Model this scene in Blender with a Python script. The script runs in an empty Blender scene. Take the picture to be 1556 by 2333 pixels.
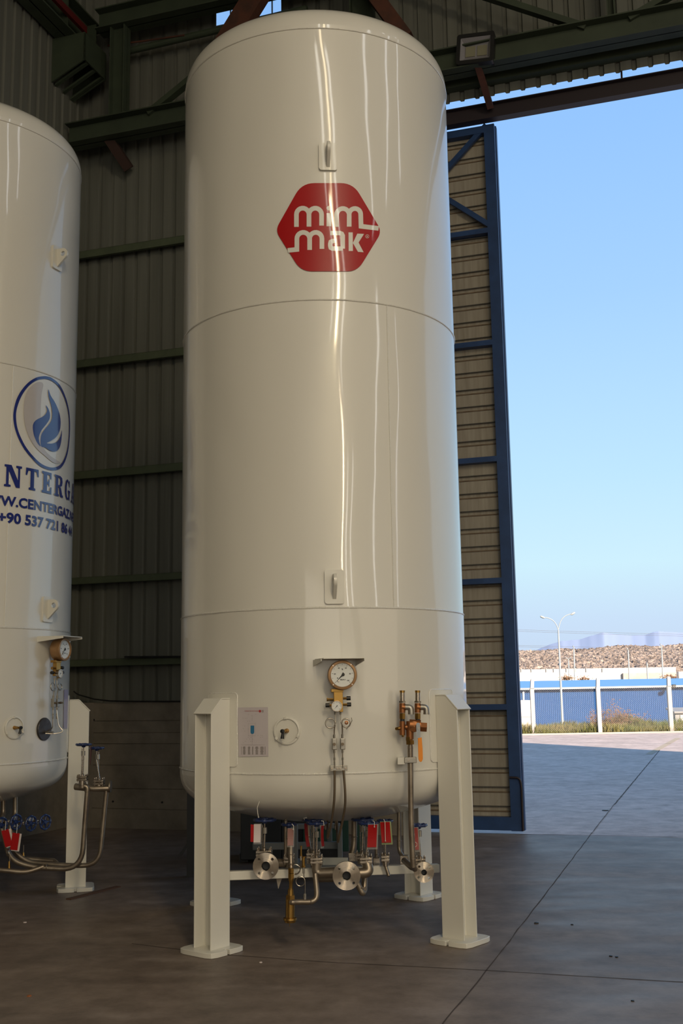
import bpy, bmesh, math, random
from mathutils import Vector, Matrix, noise
V = Vector
random.seed(7)
PI = math.pi
S = bpy.context.scene

# ---------------------------------------------------------------- camera
CF, CP, CR, CH = 2505.68, 0.1623, -0.0162, 1.5445      # focal in px of the 1556 px wide frame, pitch, roll, height
PX, PY = 778.0, 1166.5
fw = V((0, math.cos(CP), math.sin(CP)))
u0 = V((0, -math.sin(CP), math.cos(CP)))
r0 = V((1, 0, 0))
rt = r0 * math.cos(CR) + u0 * math.sin(CR)
up = -r0 * math.sin(CR) + u0 * math.cos(CR)
O = V((0, 0, CH))
cam = bpy.data.cameras.new('camera')
co = bpy.data.objects.new('camera', cam)
S.collection.objects.link(co)
cam.sensor_fit = 'HORIZONTAL'
cam.sensor_width = 22.3
cam.lens = CF / 1556 * 22.3
cam.clip_start = 0.05
cam.clip_end = 6000
m = Matrix((rt, up, -fw)).transposed().to_4x4()
m.translation = O
co.matrix_world = m
S.camera = co

# ---------------------------------------------------------------- view, world, sun, lights
S.view_settings.view_transform = 'Standard'
S.view_settings.look = 'None'
S.view_settings.gamma = 1
S.view_settings.use_curve_mapping = False
S.view_settings.exposure = 0.0
w = bpy.data.worlds.new('sky')
S.world = w
w.use_nodes = True
nt = w.node_tree
nt.nodes.clear()
tc = nt.nodes.new('ShaderNodeTexCoord')
sp = nt.nodes.new('ShaderNodeSeparateXYZ')
rp = nt.nodes.new('ShaderNodeValToRGB')
bg = nt.nodes.new('ShaderNodeBackground')
ow = nt.nodes.new('ShaderNodeOutputWorld')
nt.links.new(tc.outputs['Generated'], sp.inputs[0])
nt.links.new(sp.outputs['Z'], rp.inputs[0])
nt.links.new(rp.outputs[0], bg.inputs[0])
nt.links.new(bg.outputs[0], ow.inputs[0])
bg.inputs[1].default_value = 1.0
e = rp.color_ramp.elements
stops = [(0.0, (.58, .69, .86)), (.057, (.60, .76, .96)), (.109, (.63, .88, 1.0)), (.187, (.53, .81, 1.02)), (.34, (.39, .66, 1.02)), (.47, (.31, .575, 1.01)), (1.0, (.12, .26, .58))]
e[0].position = stops[0][0]; e[0].color = (*stops[0][1], 1)
e[1].position = stops[-1][0]; e[1].color = (*stops[-1][1], 1)
for p_, c_ in stops[1:-1]:
    q = e.new(p_); q.color = (*c_, 1)

def light(name, kind, loc, tgt, power, col, size=None, spread=None):
    l = bpy.data.lights.new(name, kind)
    l.energy = power; l.color = col
    if kind == 'AREA':
        l.shape = 'RECTANGLE'; l.size, l.size_y = size
        if spread: l.spread = spread
    o = bpy.data.objects.new(name, l)
    S.collection.objects.link(o)
    o.location = loc
    o.rotation_euler = (V(tgt) - V(loc)).to_track_quat('-Z', 'Y').to_euler()
    return o
SUNEL = math.radians(20)
sd = V((-.44 * math.cos(SUNEL), .898 * math.cos(SUNEL), -math.sin(SUNEL)))
sun = light('sun', 'SUN', (20, -20, 30), V((20, -20, 30)) + sd, 12.5, (1.0, .83, .66))
sun.data.angle = math.radians(.6)
# unseen area lamps added before the closed rear and right walls, lighting the tank
_D = V((math.cos(.3151), -math.sin(.3151), 0)); _N = V((math.sin(.3151), math.cos(.3151), 0)); _W = V((0, 12.5865, 0))
def unseen_wall_lamp(name, az, z, aw, ah, rad, col):
    """az: degrees to the right of the camera as seen from the large tank; aw, ah: angular size; rad: radiance"""
    T = V((-.146, 7.8604, 0)); d = V((math.sin(math.radians(az)), -math.cos(math.radians(az)), 0))
    tr = ((_W - T).dot(_N) - 24.2) / d.dot(_N); trr = (_W.dot(_D) - T.dot(_D) + 18.5) / d.dot(_D) if d.dot(_D) > .05 else 1e9
    t = min(tr, trr); P = T + d * t; nrm = -_D if trr < tr else _N
    k = abs(d.dot(nrm)); w_, h_ = t * math.radians(aw) / k, t * math.radians(ah)
    P.z = z
    return light(name, 'AREA', P, P + nrm, rad * math.pi * w_ * h_, col, (w_, h_))
unseen_wall_lamp('unseen_wall_fill', -1, 5.0, 27, 17, 2.15, (1.0, .91, .76))  # added wide fill lamps, evening the light on the tank's front
unseen_wall_lamp('unseen_wall_fill', 20.5, 5.0, 15, 17, 1.2, (1.0, .90, .74))
unseen_wall_lamp('unseen_wall_fill', 43, 4.0, 29, 17, 1.15, (1.0, .84, .64))
unseen_wall_lamp('unseen_high_streak', 17.2, 10.6, 1.1, 6, 60, (1.0, .80, .52))  # added narrow lamps, lengthening the streaks reflected in the tank
unseen_wall_lamp('unseen_high_streak', 21.5, 9.5, 1.2, 9, 12, (1.0, .95, .85))
unseen_wall_lamp('unseen_high_streak', 27, 9.0, 1.2, 10, 9, (1.0, .96, .90))
unseen_wall_lamp('unseen_side_streak', 47, 8.6, 1.1, 13, 9, (.98, .97, .93))
unseen_wall_lamp('unseen_side_streak', 62, 7.4, .9, 17, 7, (.95, .97, 1.0))
unseen_wall_lamp('unseen_side_streak', 74, 6.0, 1.0, 24, 6, (.95, .97, 1.0))
def unseen_roof_strip(az1, t1, az2, t2, w_, rad, col):  # unseen lamp strips added under the closed roof for streaks on the tank
    """narrow added lamp running from one bearing and distance to another, seen from the large tank"""
    P = [V((-.146 + t * math.sin(math.radians(a)), 7.8604 - t * math.cos(math.radians(a)), 12.5)) for a, t in ((az1, t1), (az2, t2))]
    d = P[1] - P[0]
    o = light('added_roof_streak', 'AREA', (P[0] + P[1]) / 2, (P[0] + P[1]) / 2 + V((0, 0, -1)), rad * math.pi * w_ * d.length, col, (d.length, w_))
    o.rotation_euler = (math.pi, 0, -math.atan2(d.y, d.x)) if False else (0, 0, math.atan2(d.y, d.x))
    return o
unseen_roof_strip(5, 10.5, 17, 31, .30, 26, (1.0, .80, .50))
unseen_roof_strip(11.3, 18, 17, 31, .60, 95, (1.0, .80, .50))
unseen_roof_strip(1, 11, 13, 31, .30, 12, (1.0, .96, .86))
unseen_roof_strip(9, 11, 21, 31, .40, 12, (1.0, .97, .88))
unseen_roof_strip(40, 10, 46, 26, .40, 8, (.97, .97, .95))
unseen_roof_strip(57, 9, 61, 19, .36, 7, (.95, .97, 1.0))
unseen_roof_strip(72, 9, 73, 17, .3, 6, (.95, .97, 1.0))

# ---------------------------------------------------------------- projections used to place things
def ray(x, y):
    return fw + rt * ((x - PX) / CF) - up * ((y - PY) / CF)
def G(x, y, z=0.0):                      # point on a horizontal plane
    v = ray(x, y)
    return O + v * ((z - CH) / v.z)
def W(x, y, Y):                          # point on the vertical plane y = Y
    v = ray(x, y)
    return O + v * (Y / v.y)
AL = 0.3151
DV = V((math.cos(AL), -math.sin(AL), 0))       # along the gable wall, to the right
NV = V((math.sin(AL), math.cos(AL), 0))        # away from the camera, through the wall
W0 = V((0, 12.5865, 0))
def WL(x, y, off=0.0):                   # point on a plane parallel to the gable wall
    v = ray(x, y)
    return O + v * ((W0.dot(NV) + off - O.dot(NV)) / v.dot(NV))
def wp(s, z, off=0.0):
    return W0 + DV * s + NV * off + V((0, 0, z))
def sof(P):
    return (P - W0).dot(DV)
def CYL(x, y, C, R=1.0):                 # point on a tank's surface
    v = ray(x, y)
    a = v.x ** 2 + v.y ** 2; b = -(v.x * C[0] + v.y * C[1]); c = C[0] ** 2 + C[1] ** 2 - R * R
    D = max(b * b - a * c, 0)
    return O + v * ((-b - math.sqrt(D)) / a)
C1 = (-.146, 7.8604)
C2 = (-3.26, 9.03)
def ang(P, C):
    return math.atan2(P.y - C[1], P.x - C[0])
def sz(x, y, C):                         # (angle, height) on the tank surface
    P = CYL(x, y, C)
    return ang(P, C), P.z

# ---------------------------------------------------------------- mesh helpers
def basis(axis):
    a = V(axis).normalized()
    t = V((0, 0, 1)) if abs(a.z) < .9 else V((1, 0, 0))
    x = t.cross(a).normalized()
    return x, a.cross(x).normalized(), a
class MB:
    def __init__(s): s.v = []; s.f = []
    def add(s, vs, fs):
        n = len(s.v)
        s.v += [V(a) for a in vs]
        s.f += [tuple(i + n for i in f) for f in fs]
        return s
    def box(s, c, sx, sy, sz_, X=(1, 0, 0), Y=(0, 1, 0), Z=(0, 0, 1)):
        c = V(c); X = V(X) * sx / 2; Y = V(Y) * sy / 2; Z = V(Z) * sz_ / 2
        vs = [c + X * a + Y * b + Z * d for d in (-1, 1) for b in (-1, 1) for a in (-1, 1)]
        return s.add(vs, [(0, 2, 3, 1), (4, 5, 7, 6), (0, 1, 5, 4), (2, 6, 7, 3), (0, 4, 6, 2), (1, 3, 7, 5)])
    def bar(s, a, b, w_, h_, upv=(0, 0, 1)):
        a = V(a); b = V(b); z = (b - a).normalized()
        x = V(upv).cross(z).normalized(); y = z.cross(x)
        return s.box((a + b) / 2, w_, h_, (b - a).length, x, y, z)
    def tube(s, pts, r, n=12, closed=False, cap=True):
        pts = [V(p) for p in pts]; N = len(pts)
        rs = r if isinstance(r, (list, tuple)) else [r] * N
        def tan(i):
            if closed: return (pts[(i + 1) % N] - pts[i - 1]).normalized()
            return (pts[min(i + 1, N - 1)] - pts[max(i - 1, 0)]).normalized()
        x, y, _ = basis(tan(0))
        vs = []
        for i in range(N):
            t = tan(i)
            x = (x - t * x.dot(t)).normalized(); y = t.cross(x)
            for k in range(n):
                a = 2 * PI * k / n
                vs.append(pts[i] + (x * math.cos(a) + y * math.sin(a)) * rs[i])
        fs = []
        for i in range(N if closed else N - 1):
            j = (i + 1) % N
            for k in range(n):
                l = (k + 1) % n
                fs.append((i * n + k, i * n + l, j * n + l, j * n + k))
        if not closed and cap:
            fs.append(tuple(range(n - 1, -1, -1)))
            fs.append(tuple((N - 1) * n + k for k in range(n)))
        return s.add(vs, fs)
    def cyl(s, a, b, r, n=20, r2=None):
        return s.tube([a, b], [r, r if r2 is None else r2], n)
    def lathe(s, prof, o, axis=(0, 0, 1), n=32, lo=0, hi=None):
        x, y, z = basis(axis); o = V(o); vs = []
        for r_, h_ in prof:
            for k in range(n):
                a = 2 * PI * (k + lo) / n
                vs.append(o + z * h_ + (x * math.cos(a) + y * math.sin(a)) * r_)
        fs = []
        for i in range(len(prof) - 1):
            for k in range(n):
                l = (k + 1) % n
                fs.append((i * n + k, i * n + l, (i + 1) * n + l, (i + 1) * n + k))
        return s.add(vs, fs)
    def torus(s, c, axis, R, r, n=36, m_=10):
        x, y, z = basis(axis); c = V(c)
        return s.tube([c + (x * math.cos(2 * PI * i / n) + y * math.sin(2 * PI * i / n)) * R for i in range(n)], r, m_, closed=True)
    def prism(s, poly, o, X, Y, ext):     # planar polygon extruded by ext
        o = V(o); X = V(X); Y = V(Y); ext = V(ext); n = len(poly)
        a = [o + X * p[0] + Y * p[1] for p in poly]
        vs = a + [p + ext for p in a]
        fs = [tuple(range(n - 1, -1, -1)), tuple(range(n, 2 * n))] + [(i, (i + 1) % n, n + (i + 1) % n, n + i) for i in range(n)]
        return s.add(vs, fs)
    def hexnut(s, a, b, r):
        return s.tube([a, b], r, 6)
    def join(s, o):
        return s.add(o.v, o.f)
LOC = {}
def link(o): S.collection.objects.link(o)
def tag(o, label=None, cat=None, group=None, kind=None):
    if label: o['label'] = label
    if cat: o['category'] = cat
    if group: o['group'] = group
    if kind: o['kind'] = kind
    return o
def root(name, loc, label, cat, group=None, kind=None):
    o = bpy.data.objects.new(name, None); link(o)
    o.location = V(loc); LOC[o.name] = V(loc); o.empty_display_size = .1
    return tag(o, label, cat, group, kind)
def obj(name, mb, mat, parent=None, sm=38, bev=0, label=None, recalc=True):
    me = bpy.data.meshes.new(name)
    if parent is not None: L = LOC[parent.name]
    else:
        L = V((0, 0, 0))
        for p in mb.v: L = L + p
        L = L / max(len(mb.v), 1)
        L = V((L.x, L.y, min(p.z for p in mb.v)))
    me.from_pydata([tuple(p - L) for p in mb.v], [], mb.f)
    if recalc:
        bm = bmesh.new(); bm.from_mesh(me)
        bmesh.ops.recalc_face_normals(bm, faces=bm.faces)
        bm.to_mesh(me); bm.free()
    me.update()
    if sm:
        for p in me.polygons: p.use_smooth = True
        me.set_sharp_from_angle(angle=math.radians(sm))
    me.materials.append(mat)
    o = bpy.data.objects.new(name, me); link(o)
    if parent is not None: o.parent = parent
    else: o.location = L
    LOC[o.name] = L
    if bev:
        b = o.modifiers.new('bevel', 'BEVEL'); b.width = bev; b.segments = 2; b.limit_method = 'ANGLE'; b.angle_limit = math.radians(40)
    if label: o['label'] = label
    return o
def arc(c, X, Y, r, a0, a1, n=10):
    c = V(c); X = V(X); Y = V(Y)
    return [c + X * r * math.cos(math.radians(a0 + (a1 - a0) * i / n)) + Y * r * math.sin(math.radians(a0 + (a1 - a0) * i / n)) for i in range(n + 1)]
def smoothpath(pts, rad=.05, n=6):       # polyline with rounded corners
    pts = [V(p) for p in pts]; out = [pts[0]]
    for i in range(1, len(pts) - 1):
        a, b, c = pts[i - 1], pts[i], pts[i + 1]
        d1 = (a - b); d2 = (c - b)
        k = min(rad, d1.length * .49, d2.length * .49)
        p, q = b + d1.normalized() * k, b + d2.normalized() * k
        for j in range(n + 1):
            t = j / n
            out.append(p * (1 - t) ** 2 + b * 2 * t * (1 - t) + q * t * t)
    out.append(pts[-1])
    return out
def bmesh_to_mb(bm, fn):
    mb = MB(); bm.verts.ensure_lookup_table(); bm.verts.index_update()
    mb.v = [fn(v.co) for v in bm.verts]
    mb.f = [tuple(v.index for v in f.verts) for f in bm.faces]
    return mb
def slice_polys(polys, step, tri=True):
    bm = bmesh.new()
    for P in polys:
        vs = [bm.verts.new((p[0], p[1], 0)) for p in P]
        try: bm.faces.new(vs)
        except ValueError: pass
    bm.normal_update()
    bmesh.ops.triangulate(bm, faces=bm.faces[:])
    xs = [v.co.x for v in bm.verts]
    if not xs: return bm
    x = min(xs) + step
    while x < max(xs):
        bmesh.ops.bisect_plane(bm, geom=bm.verts[:] + bm.edges[:] + bm.faces[:], plane_co=(x, 0, 0), plane_no=(1, 0, 0))
        x += step
    return bm
def decal_px(polys, C, off):             # polygons read off the photo, laid on the tank's surface
    bm = slice_polys(polys, 10)
    mb = bmesh_to_mb(bm, lambda c: CYL(c.x, c.y, C, 1.0 + off)); bm.free()
    return mb
def on_cyl(C, a, z, R): return V((C[0] + R * math.cos(a), C[1] + R * math.sin(a), z))
def wrap(polys, C, R0, R1, step=.05):     # polygons in (angle, height) with real thickness
    mb = MB()
    for P in polys:
        bm = slice_polys([P], step)
        n0 = bmesh_to_mb(bm, lambda c: on_cyl(C, c.x, c.y, R1))
        mb.join(n0)
        for ed in bm.edges:
            if len(ed.link_faces) == 1:
                a, b = ed.verts[0].co, ed.verts[1].co
                mb.add([on_cyl(C, a.x, a.y, R1), on_cyl(C, b.x, b.y, R1), on_cyl(C, b.x, b.y, R0), on_cyl(C, a.x, a.y, R0)], [(0, 1, 2, 3)])
        bm.free()
    bm = bmesh.new(); vs = [bm.verts.new(v) for v in mb.v]
    for f_ in mb.f:
        try: bm.faces.new([vs[i] for i in f_])
        except ValueError: pass
    bmesh.ops.remove_doubles(bm, verts=bm.verts, dist=1e-5)
    r_ = bmesh_to_mb(bm, lambda c: c.copy()); bm.free()
    return r_
def rrect(x0, y0, x1, y1, rx, ry, n=5):
    out = []
    for cx, cy, a in ((x1 - rx, y1 - ry, 0), (x0 + rx, y1 - ry, 90), (x0 + rx, y0 + ry, 180), (x1 - rx, y0 + ry, 270)):
        for i in range(n + 1):
            t = math.radians(a + 90 * i / n)
            out.append((cx + rx * math.cos(t), cy + ry * math.sin(t)))
    return out
def stroke(path, w_):                     # polygon around a 2D polyline
    L = []; Rr = []
    n = len(path)
    for i, p in enumerate(path):
        a = path[max(i - 1, 0)]; b = path[min(i + 1, n - 1)]
        d1 = V((p[0] - a[0], p[1] - a[1])) if i else V((b[0] - p[0], b[1] - p[1]))
        d2 = V((b[0] - p[0], b[1] - p[1])) if i < n - 1 else d1
        d1.normalize(); d2.normalize()
        n1 = V((-d1.y, d1.x)); n2 = V((-d2.y, d2.x)); mm = (n1 + n2)
        if mm.length < 1e-6: mm = n1
        mm.normalize(); k = 1 / max(mm.dot(n1), .5)
        L.append((p[0] + mm.x * w_ / 2 * k, p[1] + mm.y * w_ / 2 * k)); Rr.append((p[0] - mm.x * w_ / 2 * k, p[1] - mm.y * w_ / 2 * k))
    return L + Rr[::-1]
def text_polys(txt, size, font_off=0.0, sx=1.0, align='LEFT'):
    cu = bpy.data.curves.new('t', 'FONT'); cu.body = txt; cu.size = size; cu.offset = font_off; cu.resolution_u = 3
    cu.align_x = align
    o = bpy.data.objects.new('t', cu); link(o)
    dg = bpy.context.evaluated_depsgraph_get()
    me = bpy.data.meshes.new_from_object(o.evaluated_get(dg))
    vs = [(v.co.x * sx, v.co.y) for v in me.vertices]
    fs = [tuple(p.vertices) for p in me.polygons]
    bpy.data.objects.remove(o); bpy.data.curves.remove(cu); bpy.data.meshes.remove(me)
    return [[vs[i] for i in f] for f in fs]

# ---------------------------------------------------------------- materials
def mat(name, col, rough=.5, metal=0.0, col2=None, nscale=4.0, ndet=6, bump=None, coat=0, spec=.5, alpha=1, trans=0, stretch=None, emit=None, ramp=(.35, .65), bdist=.02, rvar=0):
    M = bpy.data.materials.new(name); M.use_nodes = True
    t = M.node_tree; b = t.nodes['Principled BSDF']
    b.inputs['Base Color'].default_value = (*col, 1)
    b.inputs['Roughness'].default_value = rough
    b.inputs['Metallic'].default_value = metal
    b.inputs['Specular IOR Level'].default_value = spec
    b.inputs['Coat Weight'].default_value = coat
    b.inputs['Coat Roughness'].default_value = .06
    b.inputs['Alpha'].default_value = alpha
    b.inputs['Transmission Weight'].default_value = trans
    if emit: b.inputs['Emission Color'].default_value = (*emit[0], 1); b.inputs['Emission Strength'].default_value = emit[1]
    def coords(sc):
        tc = t.nodes.new('ShaderNodeTexCoord'); mp = t.nodes.new('ShaderNodeMapping')
        t.links.new(tc.outputs['Object'], mp.inputs[0])
        mp.inputs['Scale'].default_value = sc
        return mp.outputs[0]
    st = stretch or (1, 1, 1)
    if col2 or rvar:
        n = t.nodes.new('ShaderNodeTexNoise'); n.inputs['Scale'].default_value = nscale; n.inputs['Detail'].default_value = ndet
        n.inputs['Roughness'].default_value = .6
        t.links.new(coords(st), n.inputs['Vector'])
        r_ = t.nodes.new('ShaderNodeValToRGB'); t.links.new(n.outputs['Fac'], r_.inputs[0])
        r_.color_ramp.elements[0].position = ramp[0]; r_.color_ramp.elements[1].position = ramp[1]
        if col2:
            r_.color_ramp.elements[0].color = (*col, 1); r_.color_ramp.elements[1].color = (*col2, 1)
            t.links.new(r_.outputs[0], b.inputs['Base Color'])
        if rvar:
            mr = t.nodes.new('ShaderNodeMapRange'); t.links.new(n.outputs['Fac'], mr.inputs['Value'])
            mr.inputs['From Min'].default_value = .3; mr.inputs['From Max'].default_value = .7
            mr.inputs['To Min'].default_value = max(rough - rvar, .02); mr.inputs['To Max'].default_value = rough + rvar
            t.links.new(mr.outputs[0], b.inputs['Roughness'])
    if bump:
        n = t.nodes.new('ShaderNodeTexNoise'); n.inputs['Scale'].default_value = bump[0]; n.inputs['Detail'].default_value = bump[2] if len(bump) > 2 else 2
        t.links.new(coords(st if len(bump) < 4 else bump[3]), n.inputs['Vector'])
        bp = t.nodes.new('ShaderNodeBump'); bp.inputs['Strength'].default_value = bump[1]; bp.inputs['Distance'].default_value = bdist
        t.links.new(n.outputs['Fac'], bp.inputs['Height']); t.links.new(bp.outputs[0], b.inputs['Normal'])
        if coat: t.links.new(bp.outputs[0], b.inputs['Coat Normal'])
    return M
PAINT = mat('white_tank_paint', (.70, .68, .62), .36, coat=.7, bump=(1.5, .75, 1.5, (1, 1, .42)), bdist=.05)
PAINT2 = mat('white_leg_paint', (.70, .68, .61), .38, coat=.3)
WELD = mat('painted_weld', (.70, .68, .62), .25, coat=.8, bump=(90, .6, 2), bdist=.006)
REDV = mat('red_vinyl', (.38, .006, .008), .36, spec=.3, coat=.6, bump=(1.5, .75, 1.5, (1, 1, .42)), bdist=.05)
BLUEV = mat('blue_vinyl', (.012, .025, .19), .25, coat=.6)
PALEV = mat('pale_grey_vinyl', (.50, .46, .44), .3, coat=.4)
STEEL = mat('machined_stainless', (.48, .42, .35), .27, 1, rvar=.08, nscale=30)
PIPE = mat('dull_stainless_pipe', (.24, .195, .15), .40, .85, col2=(.33, .28, .22), nscale=9, rvar=.08)
TUBE = mat('instrument_tube', (.42, .38, .32), .28, 1)
DTUBE = mat('brown_instrument_tube', (.17, .13, .09), .35, .7)
ZINC = mat('zinc_fitting', (.36, .34, .30), .38, .8)
BRASS = mat('brass', (.38, .225, .065), .34, 1, rvar=.06, nscale=20)
BRONZE = mat('cast_bronze', (.30, .12, .045), .42, .75, bump=(60, .3), bdist=.002)
CASEB = mat('bronze_gauge_case', (.34, .19, .085), .36, .35)
BLACKP = mat('black_plastic', (.012, .012, .012), .4)
BLUEW = mat('blue_handwheel_enamel', (.012, .028, .11), .28, coat=.4)
DIAL = mat('white_dial', (.72, .74, .72), .45)
INK = mat('black_ink', (.015, .015, .015), .5)
GREYINK = mat('grey_print', (.27, .24, .22), .6)
REDINK = mat('red_print', (.42, .05, .05), .5)
BLUEINK = mat('blue_print', (.03, .17, .33), .5)
PAPER = mat('laminated_paper', (.55, .50, .52), .35)
REDT = mat('red_tag', (.34, .004, .005), .5, spec=.2)
WHT = mat('white_tag_paper', (.60, .52, .50), .5)
CLEAR = mat('clear_plastic_sleeve', (.65, .62, .60), .2, alpha=.2)
GREENC = mat('green_tinted_sleeve', (.35, .42, .20), .3, alpha=.6)
STRING = mat('white_cable_tie', (.65, .62, .55), .5)
ORANGE = mat('orange_lever_grip', (.85, .27, .008), .38)
GREYL = mat('grey_lever', (.30, .32, .34), .4, .6)
GLASS = mat('gauge_glass', (1, 1, 1), .02, trans=1)
SHEET = mat('galvanised_cladding', (.178, .182, .155), .62, .15, col2=(.108, .111, .092), nscale=2.2, stretch=(3, 3, .12), ramp=(.3, .75))
CONC = mat('cast_concrete', (.23, .20, .16), .85, col2=(.15, .13, .10), nscale=3, bump=(14, .3), bdist=.01)
GREENP = mat('dark_green_steel_paint', (.046, .062, .037), .6, col2=(.034, .046, .028), nscale=3)
GIRTP = mat('olive_girt_paint', (.085, .105, .06), .6, col2=(.06, .075, .045), nscale=3)
RUST = mat('rust_red_steel', (.10, .032, .016), .7, col2=(.055, .022, .013), nscale=6)
TRACKP = mat('dark_maroon_track_paint', (.022, .014, .018), .5)
DOORB = mat('blue_door_frame_paint', (.022, .062, .18), .42, col2=(.016, .046, .135), nscale=5)
CLAD = mat('weathered_beige_cladding', (.37, .335, .27), .6, col2=(.23, .20, .155), nscale=3.5, stretch=(6, 6, .35), ramp=(.3, .8))
RUBST = mat('rust_stained_rib', (.13, .085, .05), .75, col2=(.19, .14, .09), nscale=9)
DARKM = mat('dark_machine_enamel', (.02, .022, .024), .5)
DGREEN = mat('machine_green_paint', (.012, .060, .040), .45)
FRAMEG = mat('light_grey_frame_paint', (.24, .25, .24), .5)
RUSTB = mat('rusty_flat_bar', (.085, .040, .020), .8)
PITCHW = mat('white_fence_post', (.42, .38, .35), .8)
WIRE = mat('galvanised_wire', (.30, .30, .29), .6, .3)
BBLUE = mat('bright_blue_cladding', (.014, .07, .21), .5, spec=.3)
BROOF = mat('pale_blue_roof_sheet', (.12, .30, .55), .5)
CREAM = mat('cream_render', (.55, .50, .46), .8)  # one even cream base colour
GALV = mat('galvanised_lamp_post', (.33, .36, .36), .5, .2)
STONE = mat('retaining_wall_stone', (.42, .37, .33), .9, col2=(.33, .29, .25), nscale=1.4)
GRASS = mat('grass_blades', (.075, .105, .022), .9, spec=.1, col2=(.19, .155, .065), nscale=.9)
DRYLEAF = mat('dry_reddish_leaves', (.22, .105, .055), .9, col2=(.13, .085, .04), nscale=3)
MOUNT = mat('haze_tinted_mountain', (.24, .30, .43), 1.0, spec=0)  # air haze put into the base colour as a pale blue tint
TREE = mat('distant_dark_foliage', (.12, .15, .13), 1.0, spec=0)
CABG = mat('grey_cabinet_paint', (.22, .22, .22), .5)
YELL = mat('worn_yellow_line', (.40, .33, .24), .8)
WHITEL = mat('worn_pale_line', (.62, .57, .53), .8)
LAMPG = mat('floodlight_reflector', (.30, .29, .31), .35, .2)
LED = mat('led_panel', (.22, .21, .14), .5)
EARTH = mat('dry_earth', (.26, .20, .13), .95, col2=(.18, .16, .085), nscale=.8)

def floor_mat(name, c1, c2, c3, rough, spec):
    M = bpy.data.materials.new(name); M.use_nodes = True
    t = M.node_tree; b = t.nodes['Principled BSDF']; N = t.nodes.new; Lk = t.links.new
    b.inputs['Specular IOR Level'].default_value = spec
    tc = N('ShaderNodeTexCoord')
    n1 = N('ShaderNodeTexNoise'); n1.inputs['Scale'].default_value = .9; n1.inputs['Detail'].default_value = 8; n1.inputs['Roughness'].default_value = .62
    n2 = N('ShaderNodeTexNoise'); n2.inputs['Scale'].default_value = 9; n2.inputs['Detail'].default_value = 5
    mp = N('ShaderNodeMapping'); mp.inputs['Rotation'].default_value = (0, 0, AL); mp.inputs['Scale'].default_value = (.7, 1.8, 1)
    n3 = N('ShaderNodeTexNoise'); n3.inputs['Scale'].default_value = 1.8; n3.inputs['Detail'].default_value = 7
    Lk(tc.outputs['Object'], n1.inputs['Vector']); Lk(tc.outputs['Object'], n2.inputs['Vector'])
    Lk(tc.outputs['Object'], mp.inputs[0]); Lk(mp.outputs[0], n3.inputs['Vector'])
    r1 = N('ShaderNodeValToRGB'); Lk(n1.outputs['Fac'], r1.inputs[0])
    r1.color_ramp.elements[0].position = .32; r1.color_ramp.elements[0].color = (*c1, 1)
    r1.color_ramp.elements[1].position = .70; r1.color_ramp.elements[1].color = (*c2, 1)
    r3 = N('ShaderNodeValToRGB'); Lk(n3.outputs['Fac'], r3.inputs[0])
    r3.color_ramp.elements[0].position = .56; r3.color_ramp.elements[0].color = (0, 0, 0, 1)
    r3.color_ramp.elements[1].position = .76; r3.color_ramp.elements[1].color = (.5, .5, .5, 1)
    mx = N('ShaderNodeMixRGB'); Lk(r3.outputs[0], mx.inputs[0]); Lk(r1.outputs[0], mx.inputs[1]); mx.inputs[2].default_value = (*c3, 1)
    n4 = N('ShaderNodeTexNoise'); n4.inputs['Scale'].default_value = 4.5; n4.inputs['Detail'].default_value = 9; n4.inputs['Roughness'].default_value = .7
    Lk(tc.outputs['Object'], n4.inputs['Vector'])
    r4 = N('ShaderNodeValToRGB'); Lk(n4.outputs['Fac'], r4.inputs[0])
    r4.color_ramp.elements[0].position = .30; r4.color_ramp.elements[0].color = (.62, .60, .58, 1)
    r4.color_ramp.elements[1].position = .66; r4.color_ramp.elements[1].color = (1.12, 1.10, 1.08, 1)
    mu = N('ShaderNodeMixRGB'); mu.blend_type = 'MULTIPLY'; mu.inputs[0].default_value = 1.0
    Lk(mx.outputs[0], mu.inputs[1]); Lk(r4.outputs[0], mu.inputs[2])
    Lk(mu.outputs[0], b.inputs['Base Color'])
    mr = N('ShaderNodeMapRange'); Lk(n3.outputs['Fac'], mr.inputs['Value'])
    mr.inputs['From Min'].default_value = .3; mr.inputs['From Max'].default_value = .7
    mr.inputs['To Min'].default_value = rough - .07; mr.inputs['To Max'].default_value = rough + .07
    Lk(mr.outputs[0], b.inputs['Roughness'])
    bp = N('ShaderNodeBump'); bp.inputs['Strength'].default_value = .25; bp.inputs['Distance'].default_value = .004
    Lk(n2.outputs['Fac'], bp.inputs['Height']); Lk(bp.outputs[0], b.inputs['Normal'])
    return M
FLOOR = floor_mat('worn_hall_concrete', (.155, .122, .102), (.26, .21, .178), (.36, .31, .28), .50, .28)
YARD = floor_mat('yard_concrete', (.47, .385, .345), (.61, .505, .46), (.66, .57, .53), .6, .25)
JOINT = mat('joint_filler', (.065, .045, .032), .9)
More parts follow.
